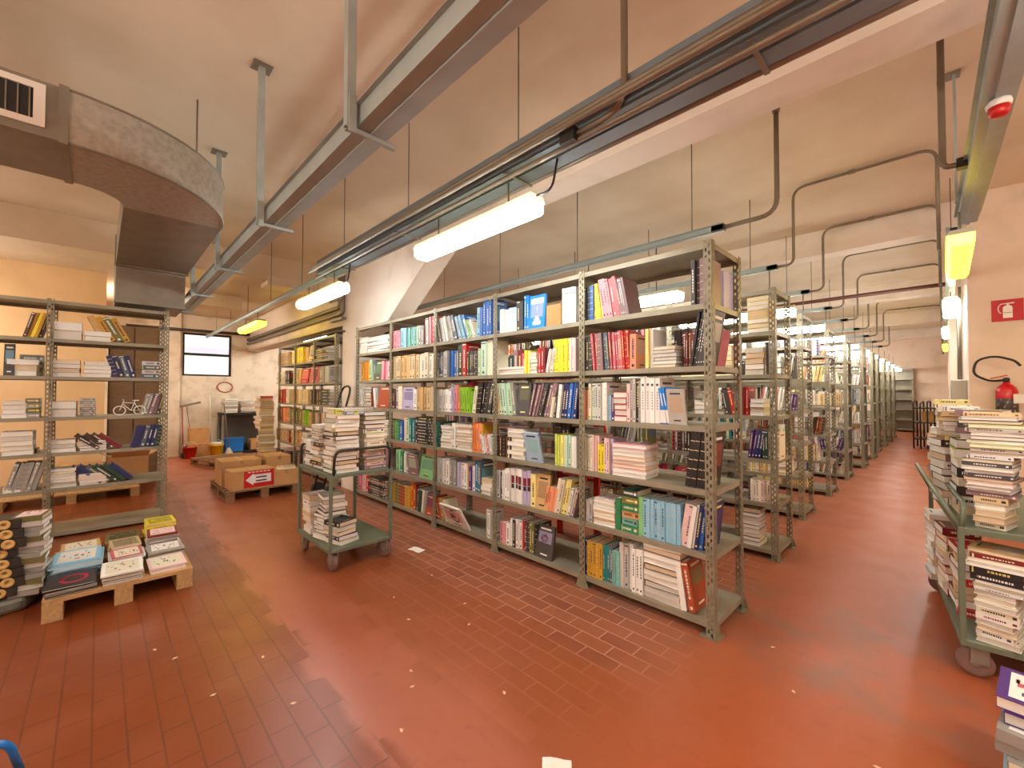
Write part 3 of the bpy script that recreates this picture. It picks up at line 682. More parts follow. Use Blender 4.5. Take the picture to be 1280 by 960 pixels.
for k, txt in FRONT.items():
    i = int(k[1])
    s_ = Shelf(BF, '%s, %s of front rack' % (DOWN[i], BAYN[k[0]]), ZS[i], rng=random.Random(sum(map(ord, k)))); s_.parse(txt, UF)
    if k == 'A1': s_.v(-1.27, -1.05, 5, .27, ['pale_grey', 'lilac'], 0, 'p', .3)
    if k == 'A2': s_.v(-1.27, -1.12, 6, .27, ['mauve', 'rose'], 9, 'p', .3)
# the rack beyond the column
BACK = {
 'F1': 'v 346 361 8 .26 beige/ochre/tan mix', 'F2': 'h 345 356 5 .26 pale_yellow/tan|v 356 361 2 .28 dark_brown', 'F3': 'v 346 357 5 .28 red/rust/red/dark_red|v 357 361 2 .28 cream',
 'F4': 'v 345 361 7 .3 olive/rust/salmon/tan -5', 'F5': 'v 345 361 7 .24 tan/rust/beige mix', 'F6': 'v 345 361 7 .24 dark_brown/brown/mauve mix',
 'G1': 'v 364 368 2 .26 pale_yellow|v 368 378 4 .3 yellow|v 378 384 3 .27 ochre/beige 6', 'G2': 'v 365 375 4 .28 cream/beige|f 375 384 .28 red 8', 'G3': 'v 364 384 8 .27 ochre/tan/beige/cream mix',
 'G4': 'v 364 384 8 .28 olive/lime/tan mix', 'G5': 'v 364 376 5 .27 rust/beige/tan mix|h 376 384 6 .26 dark_brown/white', 'G6': 'v 364 384 8 .25 dark_brown/mauve mix',
 'H1': 'f 385 390 .3 beige|s 389 408 5 .2 dark_grey/grey/mauve', 'H2': 'f 386 397 .3 rose 8|v 397 410 5 .28 grey/pale_grey', 'H3': 'v 387 400 6 .27 brown/cream/dark_brown mix|s 400 411 5 .26 dark_grey/dark_green', 'H4': 'v 386 410 9 .26 cream/tan/mauve mix', 'H5': 'h 388 400 9 .32 dark_brown/white|h 400 410 8 .3 white/cream', 'H6': 'v 386 410 8 .24 tan/olive mix',
}
BN2 = dict(F='fourth bay', G='third bay', H='second bay')
for k, txt in BACK.items():
    i = int(k[1])
    Shelf(BF, '%s, %s beyond column' % (DOWN[i], BN2[k[0]]), ZS[i], rng=random.Random(sum(map(ord, k)))).parse(txt, UF)
# rack under the duct (faces +X); measured along Y
LEFT = {
 'L1': 'h 66 103 2 .19 white/cream|h 105 140 2 .11 white|v 128 166 4 .29 tan/ochre/olive/ochre -26', 'M1': 'v 28 52 5 .27 brown/ochre/yellow/ochre/dark_brown 14',
 'L2': 'h 63 101 4 .18 white/pale_grey|h 104 140 4 .17 white|v 142 172 4 .25 navy/slate/navy -16|s 177 200 4 .2 slate/pale_grey', 'M2': 'h 6 48 3 .17 white/cream|s 20 52 3 .23 grey @.25|f 4 18 .32 dark_grey',
 'L3': 'h 59 97 2 .17 white/pale_grey|s 99 120 6 .2 grey/pale_grey @.1|v 175 200 5 .25 grey/mauve/dark_grey 14', 'M3': 'h 2 34 4 .18 white|s 32 50 4 .2 grey/olive',
 'L4': 'h 57 96 3 .13 white/pale_grey|h 98 134 4 .11 white/brown|v 122 158 4 .24 dark_brown/brown/dark_red -48|v 163 199 6 .25 navy/slate/navy/dark_green 12', 'M4': 'h 0 42 5 .24 white/cream|s 4 46 1 .04 dark_brown @.2',
 'L5': 'h 55 96 7 .2 white/pale_grey|h 98 134 5 .12 white/pale_pink|v 115 172 6 .26 navy/slate/dark_green/navy -44', 'M5': 'v 4 45 6 .29 grey 14|h 2 38 2 .05 white @.02',
}
UL = lambda u, z: sy(u, -6.5, z + .1)
for k, txt in LEFT.items():
    i = int(k[1])
    Shelf(LB_, '%s, %s bay under duct' % (DOWN[i], 'outer' if k[0] == 'M' else 'window-side'), LZ[i], rng=random.Random(sum(map(ord, k)))).parse(txt, UL)
# second row: end bay measured, the rest filled
SEC = {1: 'h 933 962 8 .34 pale_yellow/yellow|', 2: 'h 931 955 5 .26 pale_yellow/tan|v 955 961 2 .3 cream/dark_brown|h 890 915 6 .3 yellow|h 850 885 7 .32 pale_yellow', 3: 'v 820 835 4 .27 dark_red/rust|h 868 888 3 .14 white|v 906 920 3 .25 dark_grey/red -12|v 922 935 3 .27 dark_red/red|h 937 955 4 .16 white/pale_blue',
       4: 'v 934 950 4 .27 purple/navy 8|v 952 975 6 .26 black/cream/dark_green/tan mix|v 840 870 8 .24 dark_brown/red/mauve mix', 5: 'v 935 965 9 .2 white/cream/brown/pale_pink mix|v 800 850 14 .22 crimson/dark_brown/black mix', 6: 'h 925 950 9 .34 white/black/pale_grey|s 790 815 5 .2 dark_brown/black'}
BS = Matrix.Translation((0, ROWY(1), 0))
for i, txt in SEC.items():
    Shelf(BS, '%s, end bay of second row' % DOWN[i], ZS[i], rng=random.Random(i)).parse(txt, lambda u, z: sx(u, ROWY(1) + .03, z + .1))
PALS = [['pale_yellow', 'cream', 'tan', 'white', 'beige'], ['dark_brown', 'rust', 'mauve', 'black', 'brown'], ['white', 'pale_grey', 'cream', 'slate'], ['red', 'dark_red', 'rust', 'beige', 'ochre'], ['white', 'teal', 'navy', 'grey', 'cream', 'olive'], ['purple', 'black', 'dark_grey', 'white', 'rose']]
def fill(B, where, z, a, b, g, flag=.5, pal=None):
    s = Shelf(B, where, z, rng=g, flag=flag); x = a + .06; pal = pal or g.choice(PALS)
    while x < b - .08:
        r_ = g.random(); w = min(g.uniform(.1, .32), b - .06 - x)
        if w < .05: break
        if r_ < .6: s.v(x, x + w, max(2, int(w / g.uniform(.018, .035))), g.uniform(.2, .3), pal, g.choice([0, 0, 0, -9, 9, 14]), 'mix')
        elif r_ < .82: s.h(x, x + min(w, .26), g.randint(3, 8), g.uniform(.1, .3), pal)
        x += w + (.05 if r_ < .85 else .0)
g = random.Random(5)
for k in range(1, 8):
    x0 = RX.get(k, -1.2)
    for bay in range(0, 5 if k == 1 else (2 if k < 4 else 1)):
        if k == 1 and bay == 0: continue
        for i in range(1, 7):
            if g.random() < (.86 if i < 6 else .55):
                lo = x0 - 1.032 * (bay + 1); fill(Matrix.Translation((0, ROWY(k), 0)), '%s, %s of %s row' % (DOWN[i], list(BAYN.values())[bay], ordn(k + 1)), ZS[i], lo, lo + 1.0, g, .3)
# ------------------------------------------------------------------ trolleys
def caster(parent, x, y, r=.075, yaw=0.):
    M = Matrix.Translation((x, y, 0)) @ Matrix.Rotation(yaw, 4, 'Z')
    f = MB(); f.box(-.02, -.028, r, .05, -.022, .185, M=M).box(-.02, .022, r, .05, .028, .185, M=M).box(-.03, -.04, .175, .06, .04, .19, M=M)
    fo = f.build('caster_fork', GALVD, parent)
    W = M @ Matrix.Translation((0, 0, r)) @ Matrix.Rotation(rad(90), 4, 'X')
    MB().lathe([(r * .72, -.018), (r * .95, -.018), (r, -.010), (r, .010), (r * .95, .018), (r * .72, .018)], 24, W).build('wheel', RUBBER, fo)
    MB().lathe([(.012, -.02), (r * .3, -.02), (r * .36, -.008), (r * .7, -.008), (r * .72, -.014), (r * .72, .014), (r * .7, .008), (r * .36, .008), (r * .3, .02), (.012, .02)], 20, W).build('rim', RIM, fo)
def trolley(label, M, L, W, zl, zu, handle, m=GREEN):
    """decks L long (local x) and W wide (local y)"""
    r = thing('book_trolley', label, 'trolley'); r.matrix_world = M
    for nme, z in (('lower_deck', zl), ('upper_deck', zu)):
        MB().rbox(0, 0, z - .035, L, W, z, .008).build(nme, m, r)
    for (x, y) in ((.012, .012), (L - .012, .012), (L - .012, W - .012), (.012, W - .012)):
        MB().rbox(x - .013, y - .013, zl - .03, x + .013, y + .013, zu + .0, .003).build('leg', m, r)
        caster(r, min(max(x, .06), L - .06), min(max(y, .05), W - .05), yaw=R.uniform(-.6, .6))
    if handle == 'x':
        for x, s in ((L, 1), (0, -1)):
            MB().tube(bend([(x - s * .012, .03, zu - .02), (x + s * .02, .03, zu + .2), (x + s * .02, W - .03, zu + .2), (x - s * .012, W - .03, zu - .02)], .07), .012, 10).build('push_handle', DARK, r)
    else:
        for s, z in ((-.07, zu + .15), (.03, zu + .12)):
            MB().tube(bend([(.012, .02, zu - .02), (s, .02, z), (s, W + .0, z + .02), (.012, W - .02, zu - .02)], .09), .013, 10).build('push_handle', m, r)
    return r
def pile(where, x, y, z, w, d, n, H, cols, rz=90, edge=True, seed=None, kind='book', yaw=5.):
    KIND[0] = kind
    B = Matrix.Translation((x, y, 0)) @ Matrix.Rotation(rad(rz), 4, 'Z')
    s = Shelf(B, where, z, t0=0, rng=random.Random(seed or int(abs(x * 1000 + y * 77))), jit=.03); s.cnt = pile.n.get(where, 0)
    s.h(0, w, n, H, cols, edge, 0, d, yaw); pile.n[where] = s.cnt + n; KIND[0] = 'book'
pile.n = {}
trolley('green steel book trolley with stacks, standing before the front rack', Matrix.Translation((-4.42, 1.40, 0)), .80, .575, .2, .83, 'x')
T1, T2 = ', upper deck of green trolley', ', lower deck of green trolley'
pile('teal-based stack' + T1, -3.66, 1.42, .83, .25, .20, 2, .07, ['teal'], edge=False)
pile('teal-based stack' + T1, -3.66, 1.43, .90, .25, .20, 12, .48, ['white', 'mauve', 'white', 'black', 'pale_grey', 'white', 'dark_grey', 'lime', 'white', 'green', 'cream', 'yellow_green'])
pile('pink-based stack' + T1, -3.67, 1.72, .83, .22, .2, 6, .17, ['mauve', 'pale_pink', 'grey'], edge=True)
pile('pink-based stack' + T1, -3.67, 1.72, 1.0, .22, .2, 9, .35, ['cream', 'cream', 'cream', 'pale_yellow', 'white', 'dark_red', 'dark_grey', 'grey', 'black'])
pile('tan front stack' + T1, -3.89, 1.44, .83, .26, .2, 14, .5, ['white', 'beige', 'dark_brown', 'dark_brown', 'tan', 'white'], 0)
pile('brown and white front stack' + T1, -4.16, 1.42, .83, .22, .22, 12, .40, ['white', 'dark_brown', 'cream', 'dark_brown', 'white', 'mauve', 'dark_brown'], 0)
pile('lowest stack' + T1, -4.38, 1.43, .83, .2, .2, 7, .24, ['white', 'cream', 'white', 'dark_grey'], 0)
pile('grey rear stack' + T1, -3.95, 1.72, .83, .24, .22, 15, .56, ['grey', 'white', 'dark_grey', 'black'], 90)
pile('tan front stack' + T1, -3.86, 1.44, 1.335, .26, .2, 2, .05, ['bright_blue', 'white'], 15, edge=False)
pile('white end stack' + T2, -4.36, 1.42, .2, .22, .2, 7, .36, ['white', 'white', 'pale_grey', 'cream'], 0)
pile('dark untidy stack' + T2, -4.10, 1.43, .2, .24, .2, 6, .22, ['white', 'dark_grey', 'navy', 'white'], 8)
pile('small stack under the handle' + T2, -3.86, 1.43, .2, .22, .19, 5, .2, ['white', 'navy', 'brown', 'cream', 'black'], 14)
pile('dark untidy stack' + T2, -4.08, 1.46, .42, .23, .19, 5, .18, ['black', 'brown', 'white', 'mauve', 'grey'], -6)
# right-hand cart
MC = Matrix.Translation((.04, 3.36, 0)) @ Matrix.Rotation(rad(6), 4, 'Z')
trolley('long green cart loaded with tall book stacks, at the right wall end of the aisle', MC, .95, 1.35, .2, .8, 'y')
def cpile(where, lx, ly, z, w, d, n, H, cols, rz=0, edge=True, yaw=5.):
    p = MC @ Vector((lx, ly, 0)); pile(where, p.x, p.y, z, w, d, n, H, cols, rz + 6, edge, None, 'book', yaw)
C1, C2 = ', upper deck of long cart', ', lower deck of long cart'
N1 = 'nearest tall stack' + C1
cpile(N1, .06, .05, .8, .13, .2, 5, .17, ['cream', 'beige', 'cream'], -20)
cpile(N1, .03, .05, .97, .19, .22, 6, .12, ['mauve', 'dark_grey', 'pale_grey', 'pale_pink'], -16)
cpile(N1, .02, .05, 1.09, .20, .22, 5, .1, ['grey', 'white', 'dark_grey'], -15)
cpile(N1, .04, .05, 1.19, .22, .22, 8, .17, ['white', 'pale_grey', 'yellow_green', 'pale_grey', 'mauve'], -14)
cpile(N1, .01, .06, 1.36, .24, .22, 3, .06, ['black', 'white', 'beige'], -12)
cpile('black and red stack' + C1, .30, .0, .8, .26, .2, 8, .55, ['black', 'red', 'navy', 'black', 'dark_red'], -10, False)
cpile('second stack along' + C1, .03, .32, .8, .2, .24, 8, .45, ['beige', 'white', 'dark_brown', 'cream', 'black', 'white', 'yellow_green', 'dark_grey'], 0)
cpile('second stack along' + C1, .03, .32, 1.25, .2, .22, 5, .18, ['white', 'mauve', 'dark_grey'], -20)
cpile('third stack along' + C1, .0, .6, .8, .18, .24, 9, .42, ['white', 'mauve', 'cream', 'dark_brown', 'dark_brown'], 8)
cpile('third stack along' + C1, .0, .6, 1.22, .18, .2, 7, .22, ['pale_yellow', 'tan', 'white', 'brown'], -8)
cpile('yellowish stack' + C1, .0, .88, .8, .16, .22, 10, .48, ['tan', 'cream', 'beige', 'brown'], 5)
cpile('yellowish stack' + C1, .0, .88, 1.28, .18, .22, 7, .2, ['white', 'cream', 'pale_yellow', 'tan'], -5)
cpile('farthest stack' + C1, .02, 1.1, .8, .16, .2, 8, .42, ['white', 'cream', 'pale_grey'], 5)
N2 = 'nearest tall stack' + C2
cpile(N2, .05, .02, .2, .16, .2, 9, .28, ['cream', 'white', 'cream'], -20)
cpile(N2, .04, .02, .48, .22, .2, 3, .045, ['white', 'grey'], -18)
cpile(N2, .03, .02, .525, .23, .2, 2, .075, ['black'], -18, False)
cpile(N2, .02, .02, .60, .27, .2, 4, .09, ['white', 'cream', 'dark_red', 'tan'], -14)
cpile('black stack' + C2, .32, .0, .2, .3, .2, 8, .42, ['black', 'dark_grey', 'red', 'black'], -14, False)
cpile('red and white stack' + C2, .02, .34, .2, .2, .2, 9, .4, ['red', 'white', 'dark_red', 'beige'], 0)
cpile('dark red stack' + C2, .0, .62, .2, .18, .22, 9, .44, ['dark_red', 'cream', 'tan', 'red'], 4)
cpile('pale blue and white stack' + C2, -.03, .9, .2, .2, .22, 10, .46, ['pale_blue', 'white', 'cream', 'white'], 4)
# colouring-book stack at the lower right
for k, (c, n) in enumerate((('pale_blue', 3), ('grey', 3), ('purple', 2))):
    pile('colouring-book stack on floor by the long cart', .105 + .006 * k, 2.34 + .05 * k, (.0, .15, .29)[k], .3, .28, n, (.148, .138, .09)[k], [c, 'white' if k == 0 else c], -6, True, 90 + k, 'magazine', 4)
# ------------------------------------------------------------------ pallets
def pallet(label, M, L, W, m, sheet=False, nb=7):
    r = thing('wooden_pallet', label, 'pallet'); r.matrix_world = M; h = .14
    for i in range(nb):
        y = i * (L - .1) / (nb - 1); MB().rbox(y, 0, h - .02, y + .1, W, h, .004).build('deck_board', m, r)
    for j in range(3):
        y = j * (W - .1) / 2
        MB().box(0, y, h - .042, L, y + .1, h - .02).build('stringer_board', m, r); MB().box(0, y, 0, L, y + .1, .02).build('bottom_board', m, r)
        for i in range(3):
            x = i * (L - .1) / 2; MB().rbox(x, y, .02, x + .1, y + .1, h - .042, .004).build('block', m, r)
    if sheet: MB().box(.0, .0, h, L, W, h + .006).build('cardboard_sheet', CARD, r)
    return r
pallet('low wooden pallet of magazines on the floor near the duct rack', Matrix.Translation((-5.36, -.25, 0)), 1.2, .8, WOOD, True)
pallet('bare old pallet lying on the floor before the far window', Matrix.Translation((-11.15, 1.40, 0)) @ Matrix.Rotation(rad(15), 4, 'Z'), 1.5, 1.0, WOODX)
pallet('dark pallet under the cardboard boxes, between trolley and window', Matrix.Translation((-8.15, 1.28, 0)), 1.2, .95, WOODX)
pallet('pallet behind the rack under the duct, by the peach wall', Matrix.Translation((-9.25, -.95, 0)), .9, 1.4, WOOD)
PN = ['black', 'grey front', 'pink and white', 'light blue', 'rose', 'grey and olive', 'cream and olive', 'white and red', 'ochre rear', 'beige rear', 'yellow']
def mpile(x, y, w, d, n, H, cols, rz=90, z=.146, edge=True): PW = PN.pop(0) + ' pile on the low pallet'; pile(PW, x, y, z, w, d, n, H, cols, rz, edge, None, 'magazine', 3)
mpile(-4.17, -.25, .26, .32, 7, .06, ['black', 'dark_grey'])
mpile(-4.18, .02, .25, .32, 6, .075, ['pale_grey', 'dark_grey', 'white'])
mpile(-4.20, .28, .25, .30, 4, .035, ['white', 'pale_pink'])
mpile(-4.53, -.25, .30, .36, 7, .11, ['light_blue', 'pale_blue', 'light_blue'])
mpile(-4.52, .07, .22, .26, 6, .08, ['pale_pink', 'white', 'rose'])
mpile(-4.52, .30, .24, .24, 5, .075, ['pale_grey', 'grey', 'olive'])
mpile(-4.80, .07, .22, .26, 6, .09, ['cream', 'olive', 'beige'])
mpile(-4.79, .31, .23, .26, 8, .14, ['white', 'grey', 'white', 'dark_red'])
mpile(-5.0, -.22, .26, .3, 6, .075, ['ochre', 'olive', 'tan'])
mpile(-5.08, .06, .23, .26, 6, .09, ['ochre', 'beige', 'olive'])
mpile(-5.08, .31, .24, .27, 7, .17, ['yellow', 'pale_yellow', 'yellow'])
# tall wrapped stack beside the pallet
for i in range(8):
    zz = .12 + i * .066
    r = thing('catalogue_box', 'black catalogue box with gold ring, %s up in the floor stack' % ordn(i + 1), 'box', (-4.5 + .01 * (i % 2), -.60 + .012 * ((i * 3) % 4), zz), rad(4 * math.sin(i * 2)))
    MB().rbox(-.24, 0, .001, 0, .215, .064, .004).build('carton', mat('black_carton', rgb(48, 46, 40), .4, 0, .2, 8), r)
    Mr = Matrix.Translation((.001, .135, .033)) @ Matrix.Rotation(rad(90), 4, 'Y')
    MB().lathe([(.010, 0), (.010, .003), (.031, .003), (.033, 0)], 24, Mr).build('gold_ring', mat('gold_print', rgb(214, 176, 108), .45, .2, .3, 20), r)
pile('grey stack beside the black ringed boxes', -4.52, -.43, .1, .17, .22, 15, .55, ['grey', 'pale_grey', 'olive', 'grey'], 84, False, 4, 'magazine', 8)
sh = MB(); pts = [(-.38, -.30), (.06, -.30), (.14, -.05), (.10, .12), (-.1, .18), (-.42, .18)]
sh.prism(pts, 0, .1, 'Z')
tag(sh.build('plastic_wrap', mat('grey_wrap', rgb(112, 110, 100), .3, 0, .5, 14, .3), loc=(-4.62, -.46, 0), bevel=.03), 'folded grey plastic sheet under the stack of black boxes', 'plastic sheet')
# ------------------------------------------------------------------ cardboard boxes
def carton(label, x, y, z, lx, ly, h, rz=0, open_=False, tape=True):
    r = thing('cardboard_box', label, 'box', (x, y, z), rad(rz)); t = .006; b = MB()
    if open_:
        b.box(0, 0, .001, lx, ly, t).box(0, 0, t, t, ly, h).box(lx - t, 0, t, lx, ly, h).box(t, 0, t, lx - t, t, h).box(t, ly - t, t, lx - t, ly, h)
        b.build('carton', CARD, r)
        for s, y0 in ((-1, 0), (1, ly)):
            MB().box(0, 0, 0, lx, .005, h * .45).build('flap', CARD, r, (0, y0 - (.005 if s > 0 else 0), h), (rad(-s * 60), 0, 0))
        MB().box(0, 0, 0, .005, ly, h * .4).build('flap', CARD, r, (lx - .006, 0, h), (0, rad(50), 0))
    else:
        b.rbox(0, 0, .001, lx, ly, h, .004).build('carton', CARD, r)
        if tape: MB().box(-.001, ly / 2 - .025, h - .06, lx + .001, ly / 2 + .025, h + .0012).build('tape', mat('brown_tape', rgb(176, 128, 76), .3, 0, .1, 8), r)
    return r
bx = carton('cardboard box with a red and white arrow label, front of the dark pallet', -7.32, 1.32, .14, .36, .55, .27, 3)
lb = MB(); X = .3615
lb.box(X, .15, .02, X + .0015, .54, .255, rgb(206, 34, 34))
lb.prism([(.17, .13), (.27, .05), (.27, .08), (.50, .08), (.50, .2), (.27, .2), (.27, .22)], X + .0016, X + .003, 'X', rgb(240, 238, 232))
for k in range(2): lb.box(X + .003, .3, .1 + .05 * k, X + .004, .44, .118 + .05 * k, rgb(50, 50, 50))
for k in range(6): lb.box(X + .0016, .2 + .05 * k, .23, X + .003, .235 + .05 * k, .245, rgb(240, 220, 210))
lb.build('label', PAINTM, bx)
carton('taller cardboard box behind the arrow label, on the dark pallet', -7.92, 1.30, .14, .5, .52, .36, 0)
carton('cardboard box with loose papers beside the arrow box', -7.35, 1.9, .14, .38, .34, .22, -4)
carton('deep cardboard box at the back of the dark pallet', -7.9, 1.86, .14, .5, .36, .38, 2)
pile('loose papers on the box beside the arrow box', -7.02, 1.93, .362, .26, .2, 2, .03, ['cream', 'beige'], 80)
carton('open cardboard box on the pallet by the peach wall', -8.95, .1, .14, .4, .42, .42, 6, True)
carton('cardboard box under the open one by the peach wall', -9.0, -.4, .14, .4, .44, .34, 0)
carton('brown cardboard box behind the red bucket', -12.62, 1.52, .32, .3, .38, .36, 2)
carton('lower brown box behind the buckets', -12.62, 1.5, 0, .34, .46, .318, -3)
carton('small cardboard box under the workbench', -12.7, 2.78, .07, .34, .36, .26, 0)
carton('orange-brown cardboard box on the second bay top', sx(681, 2.95, 2.2), 2.86, 2.101, .2, .24, .23, 0) if False else None
p0, p1 = sx(681, 2.8, 2.2), sx(701, 2.8, 2.2)
carton('tan cardboard box on the second shelf between blue books and white set', min(p0, p1), 2.8, 2.101, abs(p1 - p0), .24, .19, 0)
# brown slatted cupboard behind the duct rack
cb = thing('wooden_cupboard', 'tall brown planked cupboard behind the rack under the duct', 'cupboard', (-9.9, .1, 0))
CBM = mat('brown_planks', rgb(122, 96, 74), .7, 0, .5, 5, .1, stretch=(1, 1, 14))
MB().box(0, 0, 0, .5, .62, 2.62).build('carcass', CBM, cb)
for k in range(2):
    d = MB().rbox(.5, .01 + k * .305, .06, .52, .305 + k * .305, 2.6, .004)
    for j in range(9): d.box(.52, .02 + k * .305, .1 + j * .275, .526, .295 + k * .305, .35 + j * .275)
    dd = d.build('door', CBM, cb); MB().box(.526, .27 + k * .07, 1.2, .545, .285 + k * .07, 1.32).build('handle', DARK, dd)
# white ornament bicycle on the rack shelf
bi = thing('toy_bicycle', 'small white bicycle ornament on the rack under the duct', 'ornament', (-6.52, sy(141, -6.52, 1.3), LZ[3]), rad(90))
MB().tube([(.055 + .05 * math.cos(a * .3142), 0, .055 + .05 * math.sin(a * .3142)) for a in range(20)], .006, 6, closed=True).build('front_wheel', WHITEP, bi)
MB().tube([(.225 + .05 * math.cos(a * .3142), 0, .055 + .05 * math.sin(a * .3142)) for a in range(20)], .006, 6, closed=True).build('rear_wheel', WHITEP, bi)
MB().tube([(.055, 0, .055), (.09, 0, .17), (.08, -.04, .18)], .005, 6).tube([(.08, 0, .13), (.15, 0, .055), (.225, 0, .055), (.18, 0, .14), (.085, 0, .145)], .005, 6).tube([(.15, 0, .055), (.185, 0, .165)], .005, 6).build('bicycle_frame', WHITEP, bi)
MB().rbox(.16, -.012, .165, .22, .012, .175, .003).build('saddle', WHITEP, bi)
# ------------------------------------------------------------------ clutter at the far window wall
wb_ = thing('workbench', 'low steel workbench under the binders against the far wall', 'workbench', (-12.85, 2.14, 0))
MB().rbox(0, 0, .97, .6, 1.05, 1.02, .006).build('bench_top', DARK, wb_); MB().box(.02, .02, .03, .58, 1.03, .06).build('bottom_shelf', DARK, wb_)
for (x, y) in ((.02, .0), (.55, .0), (.55, 1.01), (.02, 1.01)): MB().box(x, y, 0, x + .04, y + .04, .97).build('leg', GALVD, wb_)
MB().box(0, .02, .06, .01, 1.03, .97).build('back_panel', mat('bench_back', rgb(96, 92, 84), .6, 0, .3, 6), wb_)
cr = thing('plastic_crate', 'blue plastic crate on the lower shelf of the workbench', 'crate', (-12.62, 2.24, .061))
MB().prism([(0, 0), (.36, 0), (.39, .32), (-.03, .32)], 0, .3, 'X').build('body', BLUEP, cr); MB().box(-.01, -.045, .30, .32, .405, .33).build('rim', BLUEP, cr)
pile('mint-topped stack on the workbench', -12.3, 2.18, 1.02, .3, .32, 7, .36, ['white', 'black', 'white', 'mauve', 'grey', 'dark_grey', 'mint'], 90)
pile('pink and brown stack on the workbench', -12.3, 2.53, 1.02, .28, .32, 8, .28, ['pale_pink', 'mauve', 'white', 'dark_brown'], 90)
bk = thing('bucket', 'red plastic bucket in the corner under the window', 'bucket', (-12.2, 1.52, 0))
def bucket(r, m, s=1.):
    MB().lathe([(.10 * s, .0), (.105 * s, .005), (.135 * s, .25 * s), (.145 * s, .25 * s), (.145 * s, .265 * s), (.128 * s, .265 * s), (.098 * s, .02)], 24).build('body', m, r)
    MB().tube([(0, .14 * s * math.cos(rad(a)), .25 * s - .0 + .13 * s * math.sin(rad(a))) for a in range(0, 181, 15)], .004, 6).build('handle', WHITEP, r)
bucket(bk, REDP)
bk = thing('bucket', 'yellow mop bucket with white handle beside the workbench', 'bucket', (-12.15, 2.02, 0)); bucket(bk, YELP, 1.05)
MB().lathe([(.06, .27), (.11, .29), (.10, .34), (.05, .33)], 16).build('wringer', WHITEP, bk)
sq = thing('floor_squeegee', 'wide grey floor squeegee propped in the corner under the window', 'squeegee', (-12.75, 1.5, 0))
MB().tube([(.06, .16, .02), (.0, -.0, 1.24)], .012, 8).build('pole', GALVD, sq)
MB().box(-.02, -.13, 1.2, .0, .29, 1.25, M=Matrix.Translation((0, .05, 1.24)) @ Matrix.Rotation(rad(14), 4, 'X') @ Matrix.Translation((0, -.05, -1.24))).build('blade', GALVD, sq)
bm_ = thing('broom', 'red-handled broom leaning in the corner under the window', 'broom', (-12.42, 1.42, 0))
MB().tube([(0, .0, .1), (-.3, -.0, 1.2)], .013, 8).build('handle', mat('red_handle', rgb(176, 60, 48), .4, 0, .1, 8), bm_); MB().rbox(-.12, -.04, .0, .12, .04, .1, .01).build('head', DARK, bm_)
bm_ = thing('broom', 'pale broom standing between the boxes and the workbench', 'broom', (-12.72, 1.98, 0))
MB().tube([(.1, 0, .1), (0, -.02, 1.5)], .013, 8).build('handle', WHITEP, bm_); MB().rbox(.02, -.14, .0, .18, .14, .1, .01).build('head', DARK, bm_)
ms = thing('mop', 'brown mop with folded head standing beside the workbench', 'mop', (-12.05, 2.25, 0))
MB().tube([(0, 0, .12), (-.06, -.1, 1.25)], .012, 8).build('handle', mat('mop_handle', rgb(120, 96, 76), .6, 0, .2, 8), ms); MB().lathe([(.09, 0), (.1, .04), (.05, .14), (.02, .2)], 14).build('head', mat('mop_yarn', rgb(190, 180, 160), .9, 0, .5, 40, .4), ms)
tag(MB().tube([(0, .16 * math.cos(a * .21) * (1 + .06 * math.sin(a * .5)), .13 * math.sin(a * .21)) for a in range(60)], .008, 6).build('red_hose', mat('red_hose_rubber', rgb(190, 70, 66), .5, 0, .1, 8), loc=(-12.88, 2.3, 1.66)), 'coiled red hose hung on the far wall above the workbench', 'hose')
pile('paper tower at the end of the far rack', -10.12, 2.42, 0, .32, .3, 14, .75, ['tan', 'cream', 'beige', 'brown'], 85, True, 31, 'magazine', 9)
pile('paper tower at the end of the far rack', -10.14, 2.43, .75, .3, .3, 13, .7, ['tan', 'cream', 'rose', 'beige', 'white'], 95, True, 32, 'magazine', 9)
tag(MB().rbox(-7.45, 2.72, 2.503, -6.75, 2.98, 2.53, .004).build('wooden_board', mat('dark_board', rgb(92, 82, 68), .7, 0, .4, 5)), 'dark board lying on top of the rack beyond the column', 'board')
# hand truck leaning at the column
ht = thing('hand_truck', 'black tubular hand truck leaning on the white column', 'hand truck', (-6.3, 2.37, 0), 0)
MB().tube(bend([(-.2, -.1, .08), (-.2, .32, 1.62), (.12, .32, 1.62), (.12, -.1, .08)], .16, 8), .016, 10).build('loop_frame', DARK, ht)
for z in (.4, .8, 1.2): MB().tube([(-.2, -.1 + .42 * (z - .08) / 1.54, z), (.12, -.1 + .42 * (z - .08) / 1.54, z)], .012, 8).build('cross_bar', DARK, ht)
MB().box(-.2, -.32, .02, .12, -.1, .03).build('toe_plate', DARK, ht)
for x in (-.25, .17): MB().lathe([(.02, -.02), (.09, -.02), (.1, 0), (.09, .02), (.02, .02)], 18, Matrix.Translation((x, -.02, .1)) @ Matrix.Rotation(rad(90), 4, 'Y')).build('wheel', CABLE, ht)
# red ladder in the first aisle
ld = thing('step_ladder', 'red steel step ladder standing in the aisle behind the front rack', 'ladder', (sx(722, 3.62, .9), 3.62, 0))
for x in (-.24, .24):
    MB().box(x - .03, -.015, 0, x + .03, .015, 1.62).build('rail', REDP, ld); MB().tube([(x, .02, 1.55), (x, .5, .0)], .016, 8).build('rear_leg', REDP, ld)
for z in (.3, .62, .94, 1.26): MB().box(-.21, -.02, z, .21, .12, z + .03).build('step', REDP, ld)
